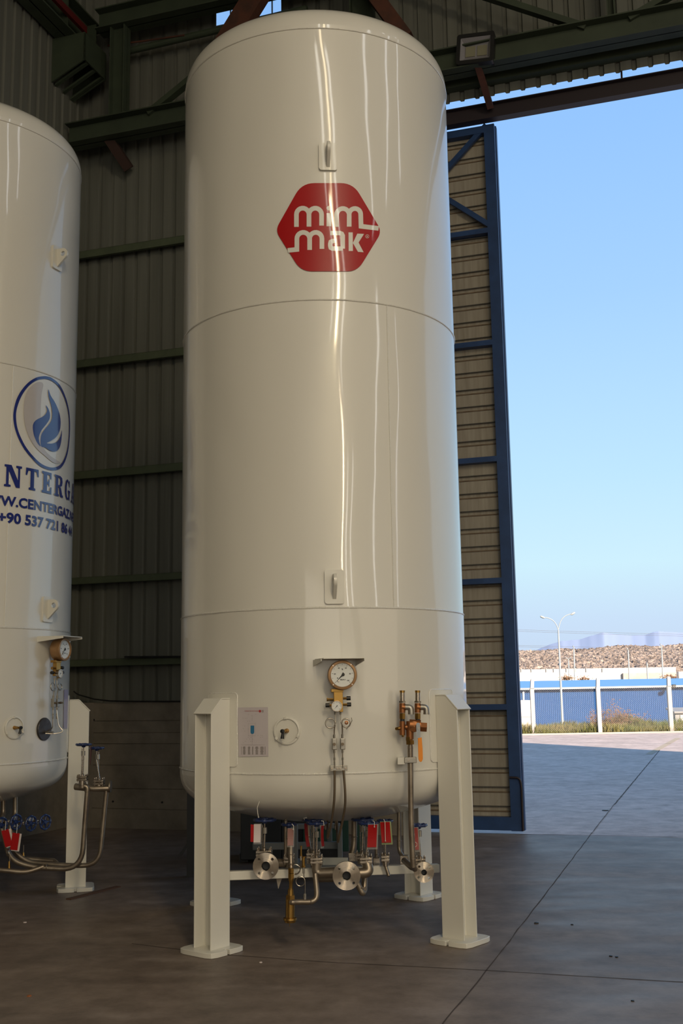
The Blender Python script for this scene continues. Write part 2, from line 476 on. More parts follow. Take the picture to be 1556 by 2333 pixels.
def rubble_mat():
    M = bpy.data.materials.new('rubble_stone'); M.use_nodes = True
    t = M.node_tree; b = t.nodes['Principled BSDF']; N = t.nodes.new; Lk = t.links.new
    tc = N('ShaderNodeTexCoord'); vo = N('ShaderNodeTexVoronoi'); vo.inputs['Scale'].default_value = 2.6
    n = N('ShaderNodeTexNoise'); n.inputs['Scale'].default_value = .35; n.inputs['Detail'].default_value = 8
    Lk(tc.outputs['Object'], vo.inputs['Vector']); Lk(tc.outputs['Object'], n.inputs['Vector'])
    r_ = N('ShaderNodeValToRGB'); r_.color_ramp.elements[0].color = (.10, .075, .058, 1); r_.color_ramp.elements[1].color = (.42, .33, .265, 1)
    sp_ = N('ShaderNodeSeparateColor'); Lk(vo.outputs['Color'], sp_.inputs[0])
    ad = N('ShaderNodeMath'); ad.operation = 'MULTIPLY'; Lk(sp_.outputs[0], ad.inputs[0]); Lk(n.outputs['Fac'], ad.inputs[1])
    ad2 = N('ShaderNodeMath'); ad2.operation = 'MULTIPLY'; Lk(ad.outputs[0], ad2.inputs[0]); ad2.inputs[1].default_value = 1.6
    Lk(ad2.outputs[0], r_.inputs[0]); Lk(r_.outputs[0], b.inputs['Base Color']); b.inputs['Roughness'].default_value = 1
    return M
RUBBLE = rubble_mat()

# ================================================================ THE SETTING
def struct(name, mb, m_, parent=None, **k):
    o = obj(name, mb, m_, parent, **k)
    o['kind'] = 'structure'
    return o
SJ = sof(WL(972, 1890))                   # left jamb of the big doorway
SC = -3.55                                # corner with the left wall
SR = 10.5                                 # right jamb
SE = 18.8                                 # far right corner of the hall
ZT = 12.6
ZS = WL(1290, 184).z                      # lower edge of the cladding over the doorway
ZP = 1.466                                # top of the concrete plinth
REAR = -24.5                              # rear wall, measured along the wall normal
# floors
mb = MB()
P = [wp(SC - .1, 0, .30), wp(SE, 0, .30), wp(SE, 0, REAR), wp(SC - .1, 0, REAR)]
mb.prism([(0, 0)] * 4, (0, 0, 0), (1, 0, 0), (0, 1, 0), (0, 0, -.2)) if False else None
mb.add(P + [p + V((0, 0, -.2)) for p in P], [(0, 1, 2, 3), (7, 6, 5, 4), (0, 4, 5, 1), (1, 5, 6, 2), (2, 6, 7, 3), (3, 7, 4, 0)])
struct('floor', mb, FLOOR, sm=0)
mb = MB()
P = [wp(-40, -.006, .31), wp(60, -.006, .31), wp(60, -.006, .31) + V((8, 26, 0)), wp(-40, -.006, .31) + V((8, 26, 0))]
y1 = 38.3
P = [wp(-40, -.006, .31), wp(60, -.006, .31), V((70, y1, -.006)), V((-40, y1, -.006))]
mb.add(P + [p + V((0, 0, -.3)) for p in P], [(0, 1, 2, 3), (7, 6, 5, 4), (0, 4, 5, 1), (1, 5, 6, 2), (2, 6, 7, 3), (3, 7, 4, 0)])
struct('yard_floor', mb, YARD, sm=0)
mb = MB()
pr_ = [(y1 + .01, -.02), (43.2, -.02), (49, -1.3), (1500, -1.5), (1500, -2), (y1 + .01, -2)]
mb.prism(pr_, (-600, 0, 0), (0, 1, 0), (0, 0, 1), (1500, 0, 0))
struct('earth_ground', mb, EARTH, sm=0)
# floor joints (filled saw cuts)
def joint(pts, w_, z=.0015):
    mb = MB()
    pts = [V((p.x, p.y, z)) for p in pts]
    fine = []
    for a, b in zip(pts, pts[1:]):
        n = max(int((b - a).length / .12), 1)
        for i in range(n): fine.append(a.lerp(b, i / n))
    fine.append(pts[-1]); vs = []
    for i, p in enumerate(fine):
        d = (fine[min(i + 1, len(fine) - 1)] - fine[max(i - 1, 0)]).normalized(); n = V((-d.y, d.x, 0))
        j = n * (noise.noise(p * 3) * .006)
        ww = w_ * (1 + .7 * noise.noise(p * 9 + V((5, 0, 0))))
        vs += [p + j + n * ww / 2, p + j - n * ww / 2]
    mb.add(vs, [(2 * i, 2 * i + 1, 2 * i + 3, 2 * i + 2) for i in range(len(fine) - 1)])
    return mb
struct('trim_1', joint([G(940, 2420), G(1020, 2320), G(1110, 2210), G(1290, 1975), G(1362, 1880), G(1400, 1832)], .0075), JOINT, sm=0)
struct('trim_2', joint([G(1400, 1832), G(1450, 1772), G(1510, 1700)], .016, -.003), JOINT, sm=0)
struct('trim_3', joint([G(300, 2150), G(519, 2176), G(760, 2193), G(1113, 2211.6), G(1556, 2238), G(1700, 2246)], .008), JOINT, sm=0)
struct('trim_4', joint([G(1010, 1895), G(1085, 1898.5), G(1360, 1904), G(1556, 1907), G(1900, 1914)], .022, .002), JOINT, sm=0)
# cladding with vertical ribs
PITCH = .18
def vsheet(s0, s1, z0, z1, f, th=.002):
    mb = MB(); prof = []
    k = math.floor(s0 / PITCH)
    while k * PITCH < s1:
        b = k * PITCH
        prof += [(b, 0), (b + .118, 0), (b + .130, .034), (b + .168, .034)]
        k += 1
    prof = [p for p in prof if s0 < p[0] < s1]
    prof = [(s0, 0)] + prof + [(s1, 0)]
    n = len(prof); vs = []
    for z in (z0, z1):
        for s_, d in prof: vs.append(f(s_, z, d))
    fs = [(i, i + 1, n + i + 1, n + i) for i in range(n - 1)]
    m0 = 2 * n
    for z in (z0, z1):
        for s_, d in prof: vs.append(f(s_, z, d + th + .006))
    fs += [(m0 + i, m0 + n + i, m0 + n + i + 1, m0 + i + 1) for i in range(n - 1)]
    fs += [(i, m0 + i, m0 + i + 1, i + 1) for i in range(n - 1)] + [(n + i, n + i + 1, m0 + n + i + 1, m0 + n + i) for i in range(n - 1)]
    fs += [(0, n, m0 + n, m0), (n - 1, m0 + n - 1, m0 + 2 * n - 1, 2 * n - 1)]
    return mb.add(vs, fs)
# window opening above the tank
a, b = WL(492.5, 32), WL(640.6, 20)
wz0 = WL(500, 57).z; wz1 = wz0 + .75
ws0, ws1 = sof(a), sof(b)
wf = lambda s_, z, d: wp(s_, z, d)
wb = MB()
for s0, s1, z0, z1 in ((SC, ws0, ZP - .02, ZT), (ws0, ws1, ZP - .02, wz0), (ws0, ws1, wz1, ZT), (ws1, SJ, ZP - .02, ZT), (SJ, SR, ZS, ZT), (SR, SE, 0, ZT)):
    wb.join(vsheet(s0, s1, z0, z1, wf))
WB = struct('wall_back', wb, SHEET, sm=0)
mb = MB()
def slab(s0, s1, z0, z1, d0, d1):
    m_ = MB(); P = [wp(s0, z0, d0), wp(s1, z0, d0), wp(s1, z0, d1), wp(s0, z0, d1)]
    return m_.add(P + [p + V((0, 0, z1 - z0)) for p in P], [(3, 2, 1, 0), (4, 5, 6, 7), (0, 1, 5, 4), (1, 2, 6, 5), (2, 3, 7, 6), (3, 0, 4, 7)])
zz = [0, .33, .66, .90, 1.20, ZP]         # board-marked lifts of the plinth
lev = [0, WL(300, 1842).z, WL(300, 1796).z, WL(300, 1743).z, WL(300, 1694).z, WL(300, 1669).z, WL(300, 1642).z, ZP]
for i in range(len(lev) - 1):
    mb.join(slab(SC, SJ, lev[i] + (.004 if i else 0), lev[i + 1] - .004, -.05 + (.006 if i % 2 else 0), .12))
    mb.join(slab(SC, SJ, lev[i + 1] - .006, min(lev[i + 1] + .006, ZP), -.036, .12))
obj('concrete_plinth', mb, CONC, WB, sm=0)
mb = slab(SC, sof(WL(217, 1700)), 0, ZP, -.075, .10); obj('corner_pilaster', mb, CONC, WB, sm=0)
for x, y in ((257, 1826), (369, 1828), (214, 1640)):
    m_ = MB(); c = WL(x, y, -.052); m_.cyl(c, c + NV * .03, .012, 10); obj('tie_hole', m_, INK, WB)
# girts
for (x, y, hh) in ((300, 566, .10), (300, 817, .10), (300, 1074, .10), (300, 1318, .085), (300, 1508, .085)):
    z = WL(x, y, -.1).z
    mb = slab(SC, SJ, z - hh / 2, z + hh / 2, -.14, -.135)
    mb.join(slab(SC, SJ, z + hh / 2 - .005, z + hh / 2, -.14, 0)); mb.join(slab(SC, SJ, z - hh / 2, z - hh / 2 + .005, -.14, -.10))
    obj('girt', mb, GIRTP, WB, sm=0)
# girts above the doorway, and lintel angle
z = ZS + .16
mb = slab(SJ - 2, SR, z - .05, z + .05, -.12, -.005); obj('girt', mb, GREENP, WB, sm=0)
z = ZS + .45
mb = slab(SC, SR, z - .06, z + .06, -.15, -.005); obj('girt', mb, GREENP, WB, sm=0)
# jamb posts
for s_ in (SJ, SR):
    mb = slab(s_ - .10, s_, 0, ZS + .1, -.09, .0); obj('jamb_post', mb, RUST, WB, sm=0)
# window
win = struct('window_1', slab(ws0, ws1, wz0, wz1, .040, .046), mat('polycarbonate_pane', (.96, .98, 1.0), .02, trans=1, spec=.2), sm=0)
win.data.materials[0].node_tree.nodes['Principled BSDF'].inputs['IOR'].default_value = 1.05
for px in (523.5, 618.5):
    s_ = sof(WL(px, 40)); obj('glazing_bar', slab(s_ - .008, s_ + .008, wz0, wz1, .02, .038), TUBE, win, sm=0)
# left wall, rear wall, right wall, ceiling
lf = lambda s_, z, d: wp(SC, 0, 0) - NV * s_ - DV * d + V((0, 0, z))
LW = struct('wall_left', vsheet(0, -REAR, ZP, ZT, lf), SHEET, sm=0)
mb = MB(); P = [wp(SC - .12, 0, 0), wp(SC + .05, 0, 0), wp(SC + .05, 0, REAR), wp(SC - .12, 0, REAR)]
mb.add(P + [p + V((0, 0, ZP)) for p in P], [(3, 2, 1, 0), (4, 5, 6, 7), (0, 1, 5, 4), (1, 2, 6, 5), (2, 3, 7, 6), (3, 0, 4, 7)])
obj('concrete_plinth', mb, CONC, LW, sm=0)
struct('wall_rear', slab(SC, SE, 0, ZT, REAR - .2, REAR), SHEET, sm=0)
struct('wall_right', slab(SE, SE + .2, 0, ZT, REAR - .2, .05), SHEET, sm=0)
struct('ceiling', slab(SC - .3, SE + .3, ZT, ZT + .15, REAR - .3, .3), SHEET, sm=0)

# ---- door leaf, sliding outside the wall
OD = .34
dr = sof(WL(1193, 1888, OD)); dl = dr - 2.9
dzb = WL(1193, 1893, OD).z; dzt = WL(1124, 286, OD).z
dzb = max(dzb, .03)
DR = root('door_1', wp((dr + dl) / 2, 0, OD), None, None); DR['kind'] = 'structure'
def dsl(s0, s1, z0, z1, d0=-.05, d1=.05): return slab(s0, s1, z0, z1, OD + d0, OD + d1)
FW = .125
stl = MB(); stl.join(dsl(dr - FW, dr, dzb, dzt)); stl.join(dsl(dl, dl + FW, dzb, dzt)); stl.join(dsl(dr - .006, dr + .012, dzb, dzt, .02, .09))
obj('stile', stl, DOORB, DR, sm=0)
mid = sof(WL(1050, 300, OD))
rails = [(1876, .14), (1611, .062), (1325, .062), (1050, .062), (787, .062), (534, .062), (300, .09)]
rz = []
for y, hh in rails:
    x = 1060 + (y - 300) * .035
    z = WL(x, y, OD).z
    if y == 1876: z = dzb + .075
    if y == 300: z = dzt - .05
    rz.append(z)
    obj('rail', dsl(dl + FW, dr - FW, z - hh / 2, z + hh / 2), DOORB, DR, sm=0)
def dbar(p, q, zend):
    a_, b_ = WL(*p, OD - .02), WL(*q, OD - .02); d_ = b_ - a_; t_ = min((zend - a_.z) / d_.z, (dl + .1 - sof(a_)) / d_.dot(DV))
    m_ = MB(); m_.bar(a_, a_ + d_ * t_, .06, .05, NV); obj('brace', m_, DOORB, DR, sm=0)
dbar((1108, 286), (1010, 395), rz[-2]); dbar((1123, 518), (990, 436), rz[-1])
# horizontal ribbed cladding on the outside
mb = MB(); prof = []; z = dzb + .05; HP = .206
k = 0
while z < dzt:
    prof += [(z, 0), (z + HP - .062, 0), (z + HP - .056, .022), (z + HP - .008, .022)]
    z += HP
prof = [p for p in prof if p[0] < dzt] + [(dzt, 0)]
n = len(prof); vs = []
for s_ in (dl + .02, dr - .02):
    for z_, d in prof: vs.append(wp(s_, z_, OD + .055 + d))
for s_ in (dl + .02, dr - .02):
    for z_, d in prof: vs.append(wp(s_, z_, OD + .061 + d))
fs = [(i, i + 1, n + i + 1, n + i) for i in range(n - 1)] + [(2 * n + i, 3 * n + i, 3 * n + i + 1, 2 * n + i + 1) for i in range(n - 1)]
mb.add(vs, fs)
obj('cladding', mb, CLAD, DR, sm=0)
mb = MB(); mb2 = MB(); z = dzb + .05
while z < dzt - HP:
    mb.join(dsl(dl + .03, dr - .03, z + HP - .066, z + HP - .053, .046, .0565)); mb2.join(dsl(dl + .03, dr - .03, z + HP - .010, z + HP - .001, .046, .0565)); z += HP
obj('rust_line', mb, RUBST, DR, sm=0); obj('rib_edge', mb2, mat('dark_rib_edge', (.085, .08, .07), .8), DR, sm=0)
mb = MB(); a = WL(1161, 1771, OD - .075)
p = [a, WL(1184, 1772, OD - .075), WL(1188, 1790, OD - .075), WL(1192, 1893, OD - .075)]
mb.tube(smoothpath(p, .04), .012, 10)
obj('drop_bolt', mb, TRACKP, DR)
# track beam
ht = WL(1290, 211, .2).z; hb = ht - .165
trk = slab(-.6, SR + 1, hb, ht, .16, .28)
TR = struct('trim_5', trk, TRACKP, sm=0)
mb = slab(-.6, SR + 1, ht - .012, ht, .10, .34); obj('top_flange', mb, TRACKP, TR, sm=0)

# ================================================================ STEELWORK INSIDE
def ibeam(p0, p1, h_, w_, upv=(0, 0, 1), tw=.012, tf=.016):
    m_ = MB(); p0 = V(p0); p1 = V(p1); z = (p1 - p0).normalized()
    x = V(upv).cross(z).normalized(); y = z.cross(x); c = (p0 + p1) / 2; L = (p1 - p0).length
    m_.box(c, tw, h_, L, x, y, z)
    m_.box(c + y * (h_ / 2 - tf / 2), w_, tf, L, x, y, z)
    m_.box(c - y * (h_ / 2 - tf / 2), w_, tf, L, x, y, z)
    return m_
def beam(name, mb, m_, label, cat='beam', group=None):
    o = obj(name, mb, m_, None, sm=0); return tag(o, label, cat, group)
OB = -.40
zt = WL(704, 183, OB).z; zb = WL(704, 232, OB).z
zlo = (zt + zb) / 2; hlo = abs(zt - zb)
beam('girder', ibeam(wp(SC + .05, zlo, OB), wp(SR, zlo, OB), hlo, .24), GREENP, 'lower green steel girder running level above the doorway behind both tanks')
zt2 = WL(396, 0, OB).z; zb2 = WL(374, 50, OB).z
zup = (WL(300, 28, OB).z + WL(300, 88, OB).z) / 2 + .06
zup = (WL(218, 47, OB).z + WL(547, 21, OB).z) / 2
zup_b = WL(492, 31, OB + .12).z; zup_t = WL(396, 0, OB).z
hup = max(zup_t - zup_b, .28)
beam('girder', ibeam(wp(sof(WL(226, 60, OB)), zup_b + hup / 2, OB), wp(SR, zup_b + hup / 2, OB), hup, .24), GREENP, 'upper green steel girder below the high window, above the lower girder')
def vpost(px0, px1, y, lab, ztop=None):
    s0, s1 = sof(WL(px0, y, OB)), sof(WL(px1, y, OB))
    m_ = ibeam(wp((s0 + s1) / 2, zlo + hlo / 2, OB), wp((s0 + s1) / 2, ztop or zup_b, OB), s1 - s0, .16, DV)
    beam('girder_post', m_, GREENP, lab, 'post')
vpost(256, 289, 170, 'short green upright joining the two girders left of the large tank')
vpost(800, 851, 20, 'green upright showing just over the domed top of the large tank')
vpost(1383, 1402, 20, 'green upright on the lower girder at the top right of the doorway')
def diag(p, q, lab, w_=.10):
    a_, b_ = WL(*p, OB), WL(*q, OB); d_ = b_ - a_
    f1_, f2_ = (zlo + hlo / 2 - .03 - a_.z) / d_.z, (min(zup_b + .03, WL(520, 108, OB).z if p[0] < 700 else 99) - a_.z) / d_.z
    m_ = MB(); m_.bar(a_ + d_ * f1_, a_ + d_ * f2_, .07, w_, NV)
    beam('diagonal_brace', m_, GREENP, lab, 'brace')
diag((345, 255), (455, 165), 'green diagonal rising from the lower girder behind the left shoulder of the large tank')
diag((1085, -16), (1296, 52), 'green diagonal falling rightwards to the lower girder above the floodlight')
diag((1455, 32), (1560, -30), 'green diagonal rising to the right from the lower girder in the top right corner')
m_ = MB(); m_.tube([WL(252, 126, -.2), WL(507, 66, -.2), WL(700, 20, -.2)], .045, 12)
beam('pipe_rail', m_, GREENP, 'thin green horizontal tube under the high window', 'pipe')
m_ = MB(); m_.tube([WL(246, 104, -.25), WL(330, 93, -.25), WL(420, 80, -.25)], .012, 8)
beam('service_pipe', m_, RUST, 'thin dark reddish pipe beside the short green upright', 'pipe')
# runway beam and corbel on the left
def LWp(x, y, s_=SC):
    v = ray(x, y); return O + v * ((W0.dot(DV) + s_ - O.dot(DV)) / v.dot(DV))
cA = LWp(119, 92); oA = (cA - W0).dot(NV)
cB = WL(194, 79, oA); sB = sof(cB); zc = cA.z
sBw = sof(WL(174, 76, oA))
wb_ = sBw - SC - .06
A0 = wp(SC + .04 + wb_ / 2, zc + .02 + .24, -.05); A1 = wp(SC + .04 + wb_ / 2, zc + .02 + .24, -9.5)
m_ = ibeam(A0, A1, .48, wb_, tw=.014, tf=.022)
for k in range(14):
    c = A0.lerp(A1, (k + .3) / 14); m_.box(c, wb_ - .02, .012, .44, DV, NV, (0, 0, 1))
RB = beam('runway_beam', m_, GREENP, 'deep green crane beam along the left wall in the top left corner')
m_ = MB(); rs_ = wp(SC + .04 + wb_ + .012, zc + .20, 0); m_.bar(rs_ + NV * -.55, rs_ + NV * -9.5, .045, .09)
beam('crane_rail', m_, mat('red_rail_paint', (.10, .006, .006), .5), 'red bar fixed along the side of the crane beam in the top left corner', 'rail')
oC = (G(240, 126, zc) - W0).dot(NV)
zo = WL(194, 134, oA).z; zi = WL(130, 184, oA).z
m_ = MB(); pr = [(SC + .005, zi), (sB, zo), (sB, zc), (SC + .005, zc)]
for o_ in (oA, oC - .02):
    m_.prism([(a_, b_) for a_, b_ in pr], W0 + NV * o_, DV, (0, 0, 1), NV * .02)
m_.box(wp(sB - .01, (zo + zc) / 2, (oA + oC) / 2), .02, oC - oA, zc - zo, DV, NV, (0, 0, 1))
m_.box(wp((SC + sB) / 2, zc + .008, (oA + oC) / 2), sB - SC - .01, oC - oA, .02, DV, NV, (0, 0, 1))
for u_ in (.15, .5, .85):
    o_ = oA + (oC - oA) * u_; m_.prism([(SC + .005, zi), (sB - .02, zo), (sB - .02, zo + .03), (SC + .005, zi + .03)], W0 + NV * o_, DV, (0, 0, 1), NV * .05)
beam('corbel_bracket', m_, GREENP, 'green box bracket carrying the crane beam on the left wall', 'bracket')
for (p, q, w_, lab) in (((300, 300), (268, 295), .0, None),):
    pass
m_ = MB(); a = WL(248, 316, -.36); b = WL(294, 385, -.12); m_.bar(a, b, .12, .10, NV)
beam('rusty_strut', m_, mat('blackened_rust', (.035, .014, .009), .8), 'rust brown strut under the lower girder between the two tanks', 'strut')
# rusty legs of the bracing above the tank
for (p, q, w_, lab) in (((545, 55), (579, 0), .27, 'wide rust red strut leaning right above the left shoulder of the large tank'), ((900, 54), (860, 0), .17, 'rust red strut leaning left above the right shoulder of the large tank')):
    m_ = MB(); oo_ = -.85 if p[0] < 700 else -.62; a = WL(*p, oo_); b = WL(*q, oo_); d = (b - a); m_.bar(a - d * (((a.z - (zlo + hlo / 2 + .12)) / d.z) * (.74 if p[0] < 700 else .95)), b + d * ((ZT - .02 - b.z) / d.z), w_, .14, NV)
    beam('leaning_strut', m_, RUST, lab, 'strut')
# floodlight
OF = -.52
cs = [WL(1038, 84, OF), WL(1124, 73, OF), WL(1129, 140, OF), WL(1044, 150, OF)]
cc = (cs[0] + cs[1] + cs[2] + cs[3]) / 4
X = ((cs[1] - cs[0]) + (cs[2] - cs[3])).normalized(); Z = ((cs[0] - cs[3]) + (cs[1] - cs[2])); Z = (Z - X * Z.dot(X)).normalized(); Yn = Z.cross(X)
wF = ((cs[1] - cs[0]).length + (cs[2] - cs[3]).length) / 2; hF = ((cs[0] - cs[3]).length + (cs[1] - cs[2]).length) / 2
if Yn.dot(cc - O) < 0: Yn = -Yn
FL = root('floodlight', cc, 'black framed floodlight fixed to the lower girder right of the large tank', 'lamp')
def ring(mbx, wo, ho, wi, hi, y0, y1):
    o_ = rrect(-wo / 2, -ho / 2, wo / 2, ho / 2, .03, .03, 3); i_ = rrect(-wi / 2, -hi / 2, wi / 2, hi / 2, .008, .008, 3); n = len(o_)
    f_ = lambda p, y: cc + X * p[0] + Z * p[1] + Yn * y
    mbx.add([f_(p, y0) for p in o_] + [f_(p, y0) for p in i_] + [f_(p, y1) for p in o_] + [f_(p, y1) for p in i_],
            [(k, (k + 1) % n, n + (k + 1) % n, n + k) for k in range(n)] + [(k, 2 * n + k, 2 * n + (k + 1) % n, (k + 1) % n) for k in range(n)] +
            [(n + k, n + (k + 1) % n, 3 * n + (k + 1) % n, 3 * n + k) for k in range(n)] + [(2 * n + k, 3 * n + k, 3 * n + (k + 1) % n, 2 * n + (k + 1) % n) for k in range(n)])
m_ = MB(); ring(m_, wF, hF, wF * .80, hF * .76, -.03, .05); m_.box(cc + Yn * .075, wF * .96, .05, hF * .94, X, Yn, Z); obj('housing', m_, BLACKP, FL)
m_ = MB(); a, b = wF * .40, hF * .38; c_, d = wF * .30, hF * .20
f_ = lambda x, z, y: cc + X * x + Z * z + Yn * y
m_.add([f_(-a, -b, -.02), f_(a, -b, -.02), f_(a, b, -.02), f_(-a, b, -.02), f_(-c_, -d, .045), f_(c_, -d, .045), f_(c_, d, .045), f_(-c_, d, .045)],
       [(0, 1, 5, 4), (1, 2, 6, 5), (2, 3, 7, 6), (3, 0, 4, 7), (4, 5, 6, 7)])
rf = obj('reflector', m_, LAMPG, FL, sm=0)
for s_ in (-1, 1):
    m_ = MB(); m_.box(f_(s_ * c_ * .52, -.003, .038), c_ * .86, .008, d * 1.7, X, Yn, Z); obj('led_panel', m_, LED, FL, sm=0)
m_ = MB(); m_.bar(WL(1086, 140, -.47), WL(1117, 243, .10), .075, .085, NV); beam('rusty_hanger', m_, RUST, 'rust brown slanted hanger from below the floodlight to the door track', 'strut')
m_ = MB(); m_.bar(WL(1412, 84, -.2), WL(1417, 190, .2), .02, .03, NV); m_.box(WL(1411, 82, -.3), .22, .1, .10, DV, NV, (0, 0, 1)); beam('hanger_rod', m_, RUST, 'thin dark hanger rod holding the door track near the right edge', 'rod')
# loose things by the wall
m_ = MB(); pts = [WL(168, 1575, -.13), WL(174, 1580, -.13), WL(180, 1583, -.12), WL(215, 1593, -.11), WL(250, 1597, -.09), WL(310, 1598, -.08), WL(415, 1598, -.08), WL(470, 1597, -.08)]
tag(obj('cable', (m_.tube(pts, .009, 8), m_)[1], BLACKP), 'black cable drooping from behind the left tank onto the wall ledge', 'cable')
m_ = MB(); m_.bar(WL(285, 1497, -.17), WL(440, 1496, -.17), .04, .022); tag(obj('black_bar', m_, BLACKP, sm=0), 'thin black bar lying on the lowest wall girt between the tanks', 'bar')
m_ = MB(); a = G(156, 2050); b = G(270, 2021); m_.bar(a + V((0, 0, .005)), b + V((0, 0, .005)), .05, .008); tag(obj('flat_bar', m_, RUSTB, sm=0), 'rusty flat bar on the floor beside the foot of the left tank', 'bar')

# ================================================================ TANKS
def tank_body(rt_, C, z):
    z1, z2, z3, z4 = z
    # torispherical head profile, radius 1
    def head(Rc, n=12):
        out = []; Rk = .20
        # knuckle centre at (1-Rk, 0)
        c = math.sqrt((Rc - Rk) ** 2 - (1 - Rk) ** 2); phi = math.asin((1 - Rk) / (Rc - Rk))
        for i in range(n + 1):
            a = (PI / 2 - phi) * i / n
            out.append((1 - Rk + Rk * math.cos(a), Rk * math.sin(a)))
        for i in range(1, n + 1):
            a = phi * (1 - i / n)
            out.append((max(Rc * math.sin(a), .0005), Rc * math.cos(a) - c))
        return out
    N = 128
    H = head(1.62); HB = head(2.5)
    m_ = MB(); m_.lathe([(.9995, z4), (.9995, z3), (.9995, z3 + .001), (.997, z3 + .012), (.997, z2), (.997, z2 + .01), (.996, z1)], (C[0], C[1], 0), n=N)
    obj('shell', m_, PAINT, rt_, sm=60, recalc=False)
    m_ = MB(); m_.lathe([(.996, z1 - .002), (.998, z1 + .03)] + [(r * .998, z1 + .03 + h_) for r, h_ in H], (C[0], C[1], 0), n=N); obj('top_head', m_, PAINT, rt_, sm=60, recalc=False)
    m_ = MB(); m_.lathe([(1.0, z4 + .002), (1.0, z4 - .035)] + [(r, z4 - .035 - h_) for r, h_ in HB], (C[0], C[1], 0), n=N)
    m_.f = [tuple(reversed(f)) for f in m_.f]
    obj('bottom_head', m_, PAINT, rt_, sm=60, recalc=False)
    for zz_, rr in ((z1, .0045), (z2, .006), (z3, .007), (z4, .008)):
        m_ = MB(); n = 220
        pts = [on_cyl(C, 2 * PI * i / n, zz_ + .0015 * noise.noise(V((i * .3, zz_, 0))), .998) for i in range(n)]
        m_.tube(pts, [rr * (1 + .18 * noise.noise(V((i * .6, zz_, 3)))) for i in range(n)], 8, closed=True)
        obj('weld_seam', m_, WELD, rt_)
def vseam(rt_, C, pts):
    m_ = MB(); P = [CYL(x, y, C, 1.0) for x, y in pts]; a0 = sum(ang(p, C) for p in P) / len(P)
    zs = (P[0].z, P[-1].z); n = 60
    pp = [on_cyl(C, a0, zs[0] + (zs[1] - zs[0]) * i / n, .9975) for i in range(n + 1)]
    m_.tube(pp, [.004 * (1 + .4 * noise.noise(V((i * .7, a0, 0)))) for i in range(n + 1)], 8); obj('weld_seam', m_, WELD, rt_)
RHO, BW, HH = 1.0839, .1614, .1492
def leg(rt_, C, a, ztop=1.512):
    o_ = V((math.cos(a), math.sin(a), 0)); t_ = V((-math.sin(a), math.cos(a), 0)); c = V((C[0], C[1], 0))
    th = .009; m_ = MB()
    zc_ = ztop - .088
    prof = [(RHO - BW / 2, .03), (RHO + BW / 2, .03), (RHO + BW / 2, zc_), (RHO - BW / 2 + .075, ztop), (RHO - BW / 2, ztop)]
    for s_ in (-1, 1):
        m_.prism(prof, c + t_ * (s_ * HH / 2 - (th if s_ > 0 else 0)), o_, (0, 0, 1), t_ * th)
    m_.box(c + o_ * (RHO - .008) + V((0, 0, (.03 + ztop - .01) / 2)), .008, HH - 2 * th, ztop - .04, o_, t_, (0, 0, 1))
    for s_ in (-1, 1):                    # root fillets of the rolled section
        m_.bar(c + o_ * (RHO) + t_ * s_ * (HH / 2 - th - .005) + V((0, 0, .03)), c + o_ * (RHO) + t_ * s_ * (HH / 2 - th - .005) + V((0, 0, ztop - .08)), .014, .010, o_)
    lg = obj('leg', m_, PAINT2, rt_, bev=.0025)
    m_ = MB()
    p0 = c + o_ * (RHO - BW / 2 + .075) + V((0, 0, ztop)); p1 = c + o_ * (RHO + BW / 2 + .004) + V((0, 0, zc_ - .003)); dd = (p1 - p0).normalized(); nn = t_.cross(dd)
    if nn.z < 0: nn = -nn
    m_.prism([(0, 0), ((p1 - p0).length, 0), ((p1 - p0).length, .008), (0, .008)], p0 - t_ * (HH / 2 + .003), dd, nn, t_ * (HH + .006))
    m_.box(c + o_ * (RHO - BW / 2 + .04) + V((0, 0, ztop + .004)), .075, HH + .006, .008, o_, t_, (0, 0, 1))
    obj('cap_plate', m_, PAINT2, lg, bev=.0015)
    # foot plate with chamfered corners and drain notches
    h_ = .147; k = .055; nt_ = .010; nd = .035
    base = []
    def side(ax, ay, notch):
        seg = [(-h_ + k, -h_)]
        if notch: seg += [(-nt_, -h_), (-nt_, -h_ + nd), (nt_, -h_ + nd), (nt_, -h_)]
        seg += [(h_ - k, -h_), (h_ - k * .25, -h_ + k * .25)]
        return seg
    for q, notch in ((0, 1), (1, 0), (2, 1), (3, 1)):
        for x, y in side(0, 0, notch):
            for _ in range(q): x, y = -y, x
            base.append((x, y))
    m_ = MB(); bm = bmesh.new()
    vs = [bm.verts.new(c + o_ * (RHO + x) + t_ * y + V((0, 0, .001))) for x, y in base]
    f_ = bm.faces.new(vs); r_ = bmesh.ops.extrude_face_region(bm, geom=[f_])
    for v in r_['geom']:
        if isinstance(v, bmesh.types.BMVert): v.co.z += .030
    bmesh.ops.triangulate(bm, faces=[f for f in bm.faces if len(f.verts) > 4])
    m_ = bmesh_to_mb(bm, lambda q: q.copy()); bm.free()
    obj('base_plate', m_, PAINT2, lg, sm=30, bev=.002)
    # curved doubler pad
    m_ = wrap([rrect(a - .127, ztop - .413, a + .127, ztop + .037, .022, .022)], C, .998, 1.0055, .04)
    obj('pad_plate', m_, PAINT2, lg, bev=.002)
    m_ = MB(); q = rrect(a - .128, ztop - .414, a + .128, ztop + .038, .023, .023)
    pts = []
    for i in range(len(q)):
        A, B = V((*q[i], 0)), V((*q[(i + 1) % len(q)], 0)); n = max(int((B - A).length / .03), 1)
        for j in range(n): pts.append(A.lerp(B, j / n))
    pts = [on_cyl(C, p.x, p.y, 1.001) for p in pts]
    m_.tube(pts, [.0055 * (1 + .3 * noise.noise(p * 40)) for p in pts], 6, closed=True)
    obj('pad_weld', m_, WELD, lg)
    return lg
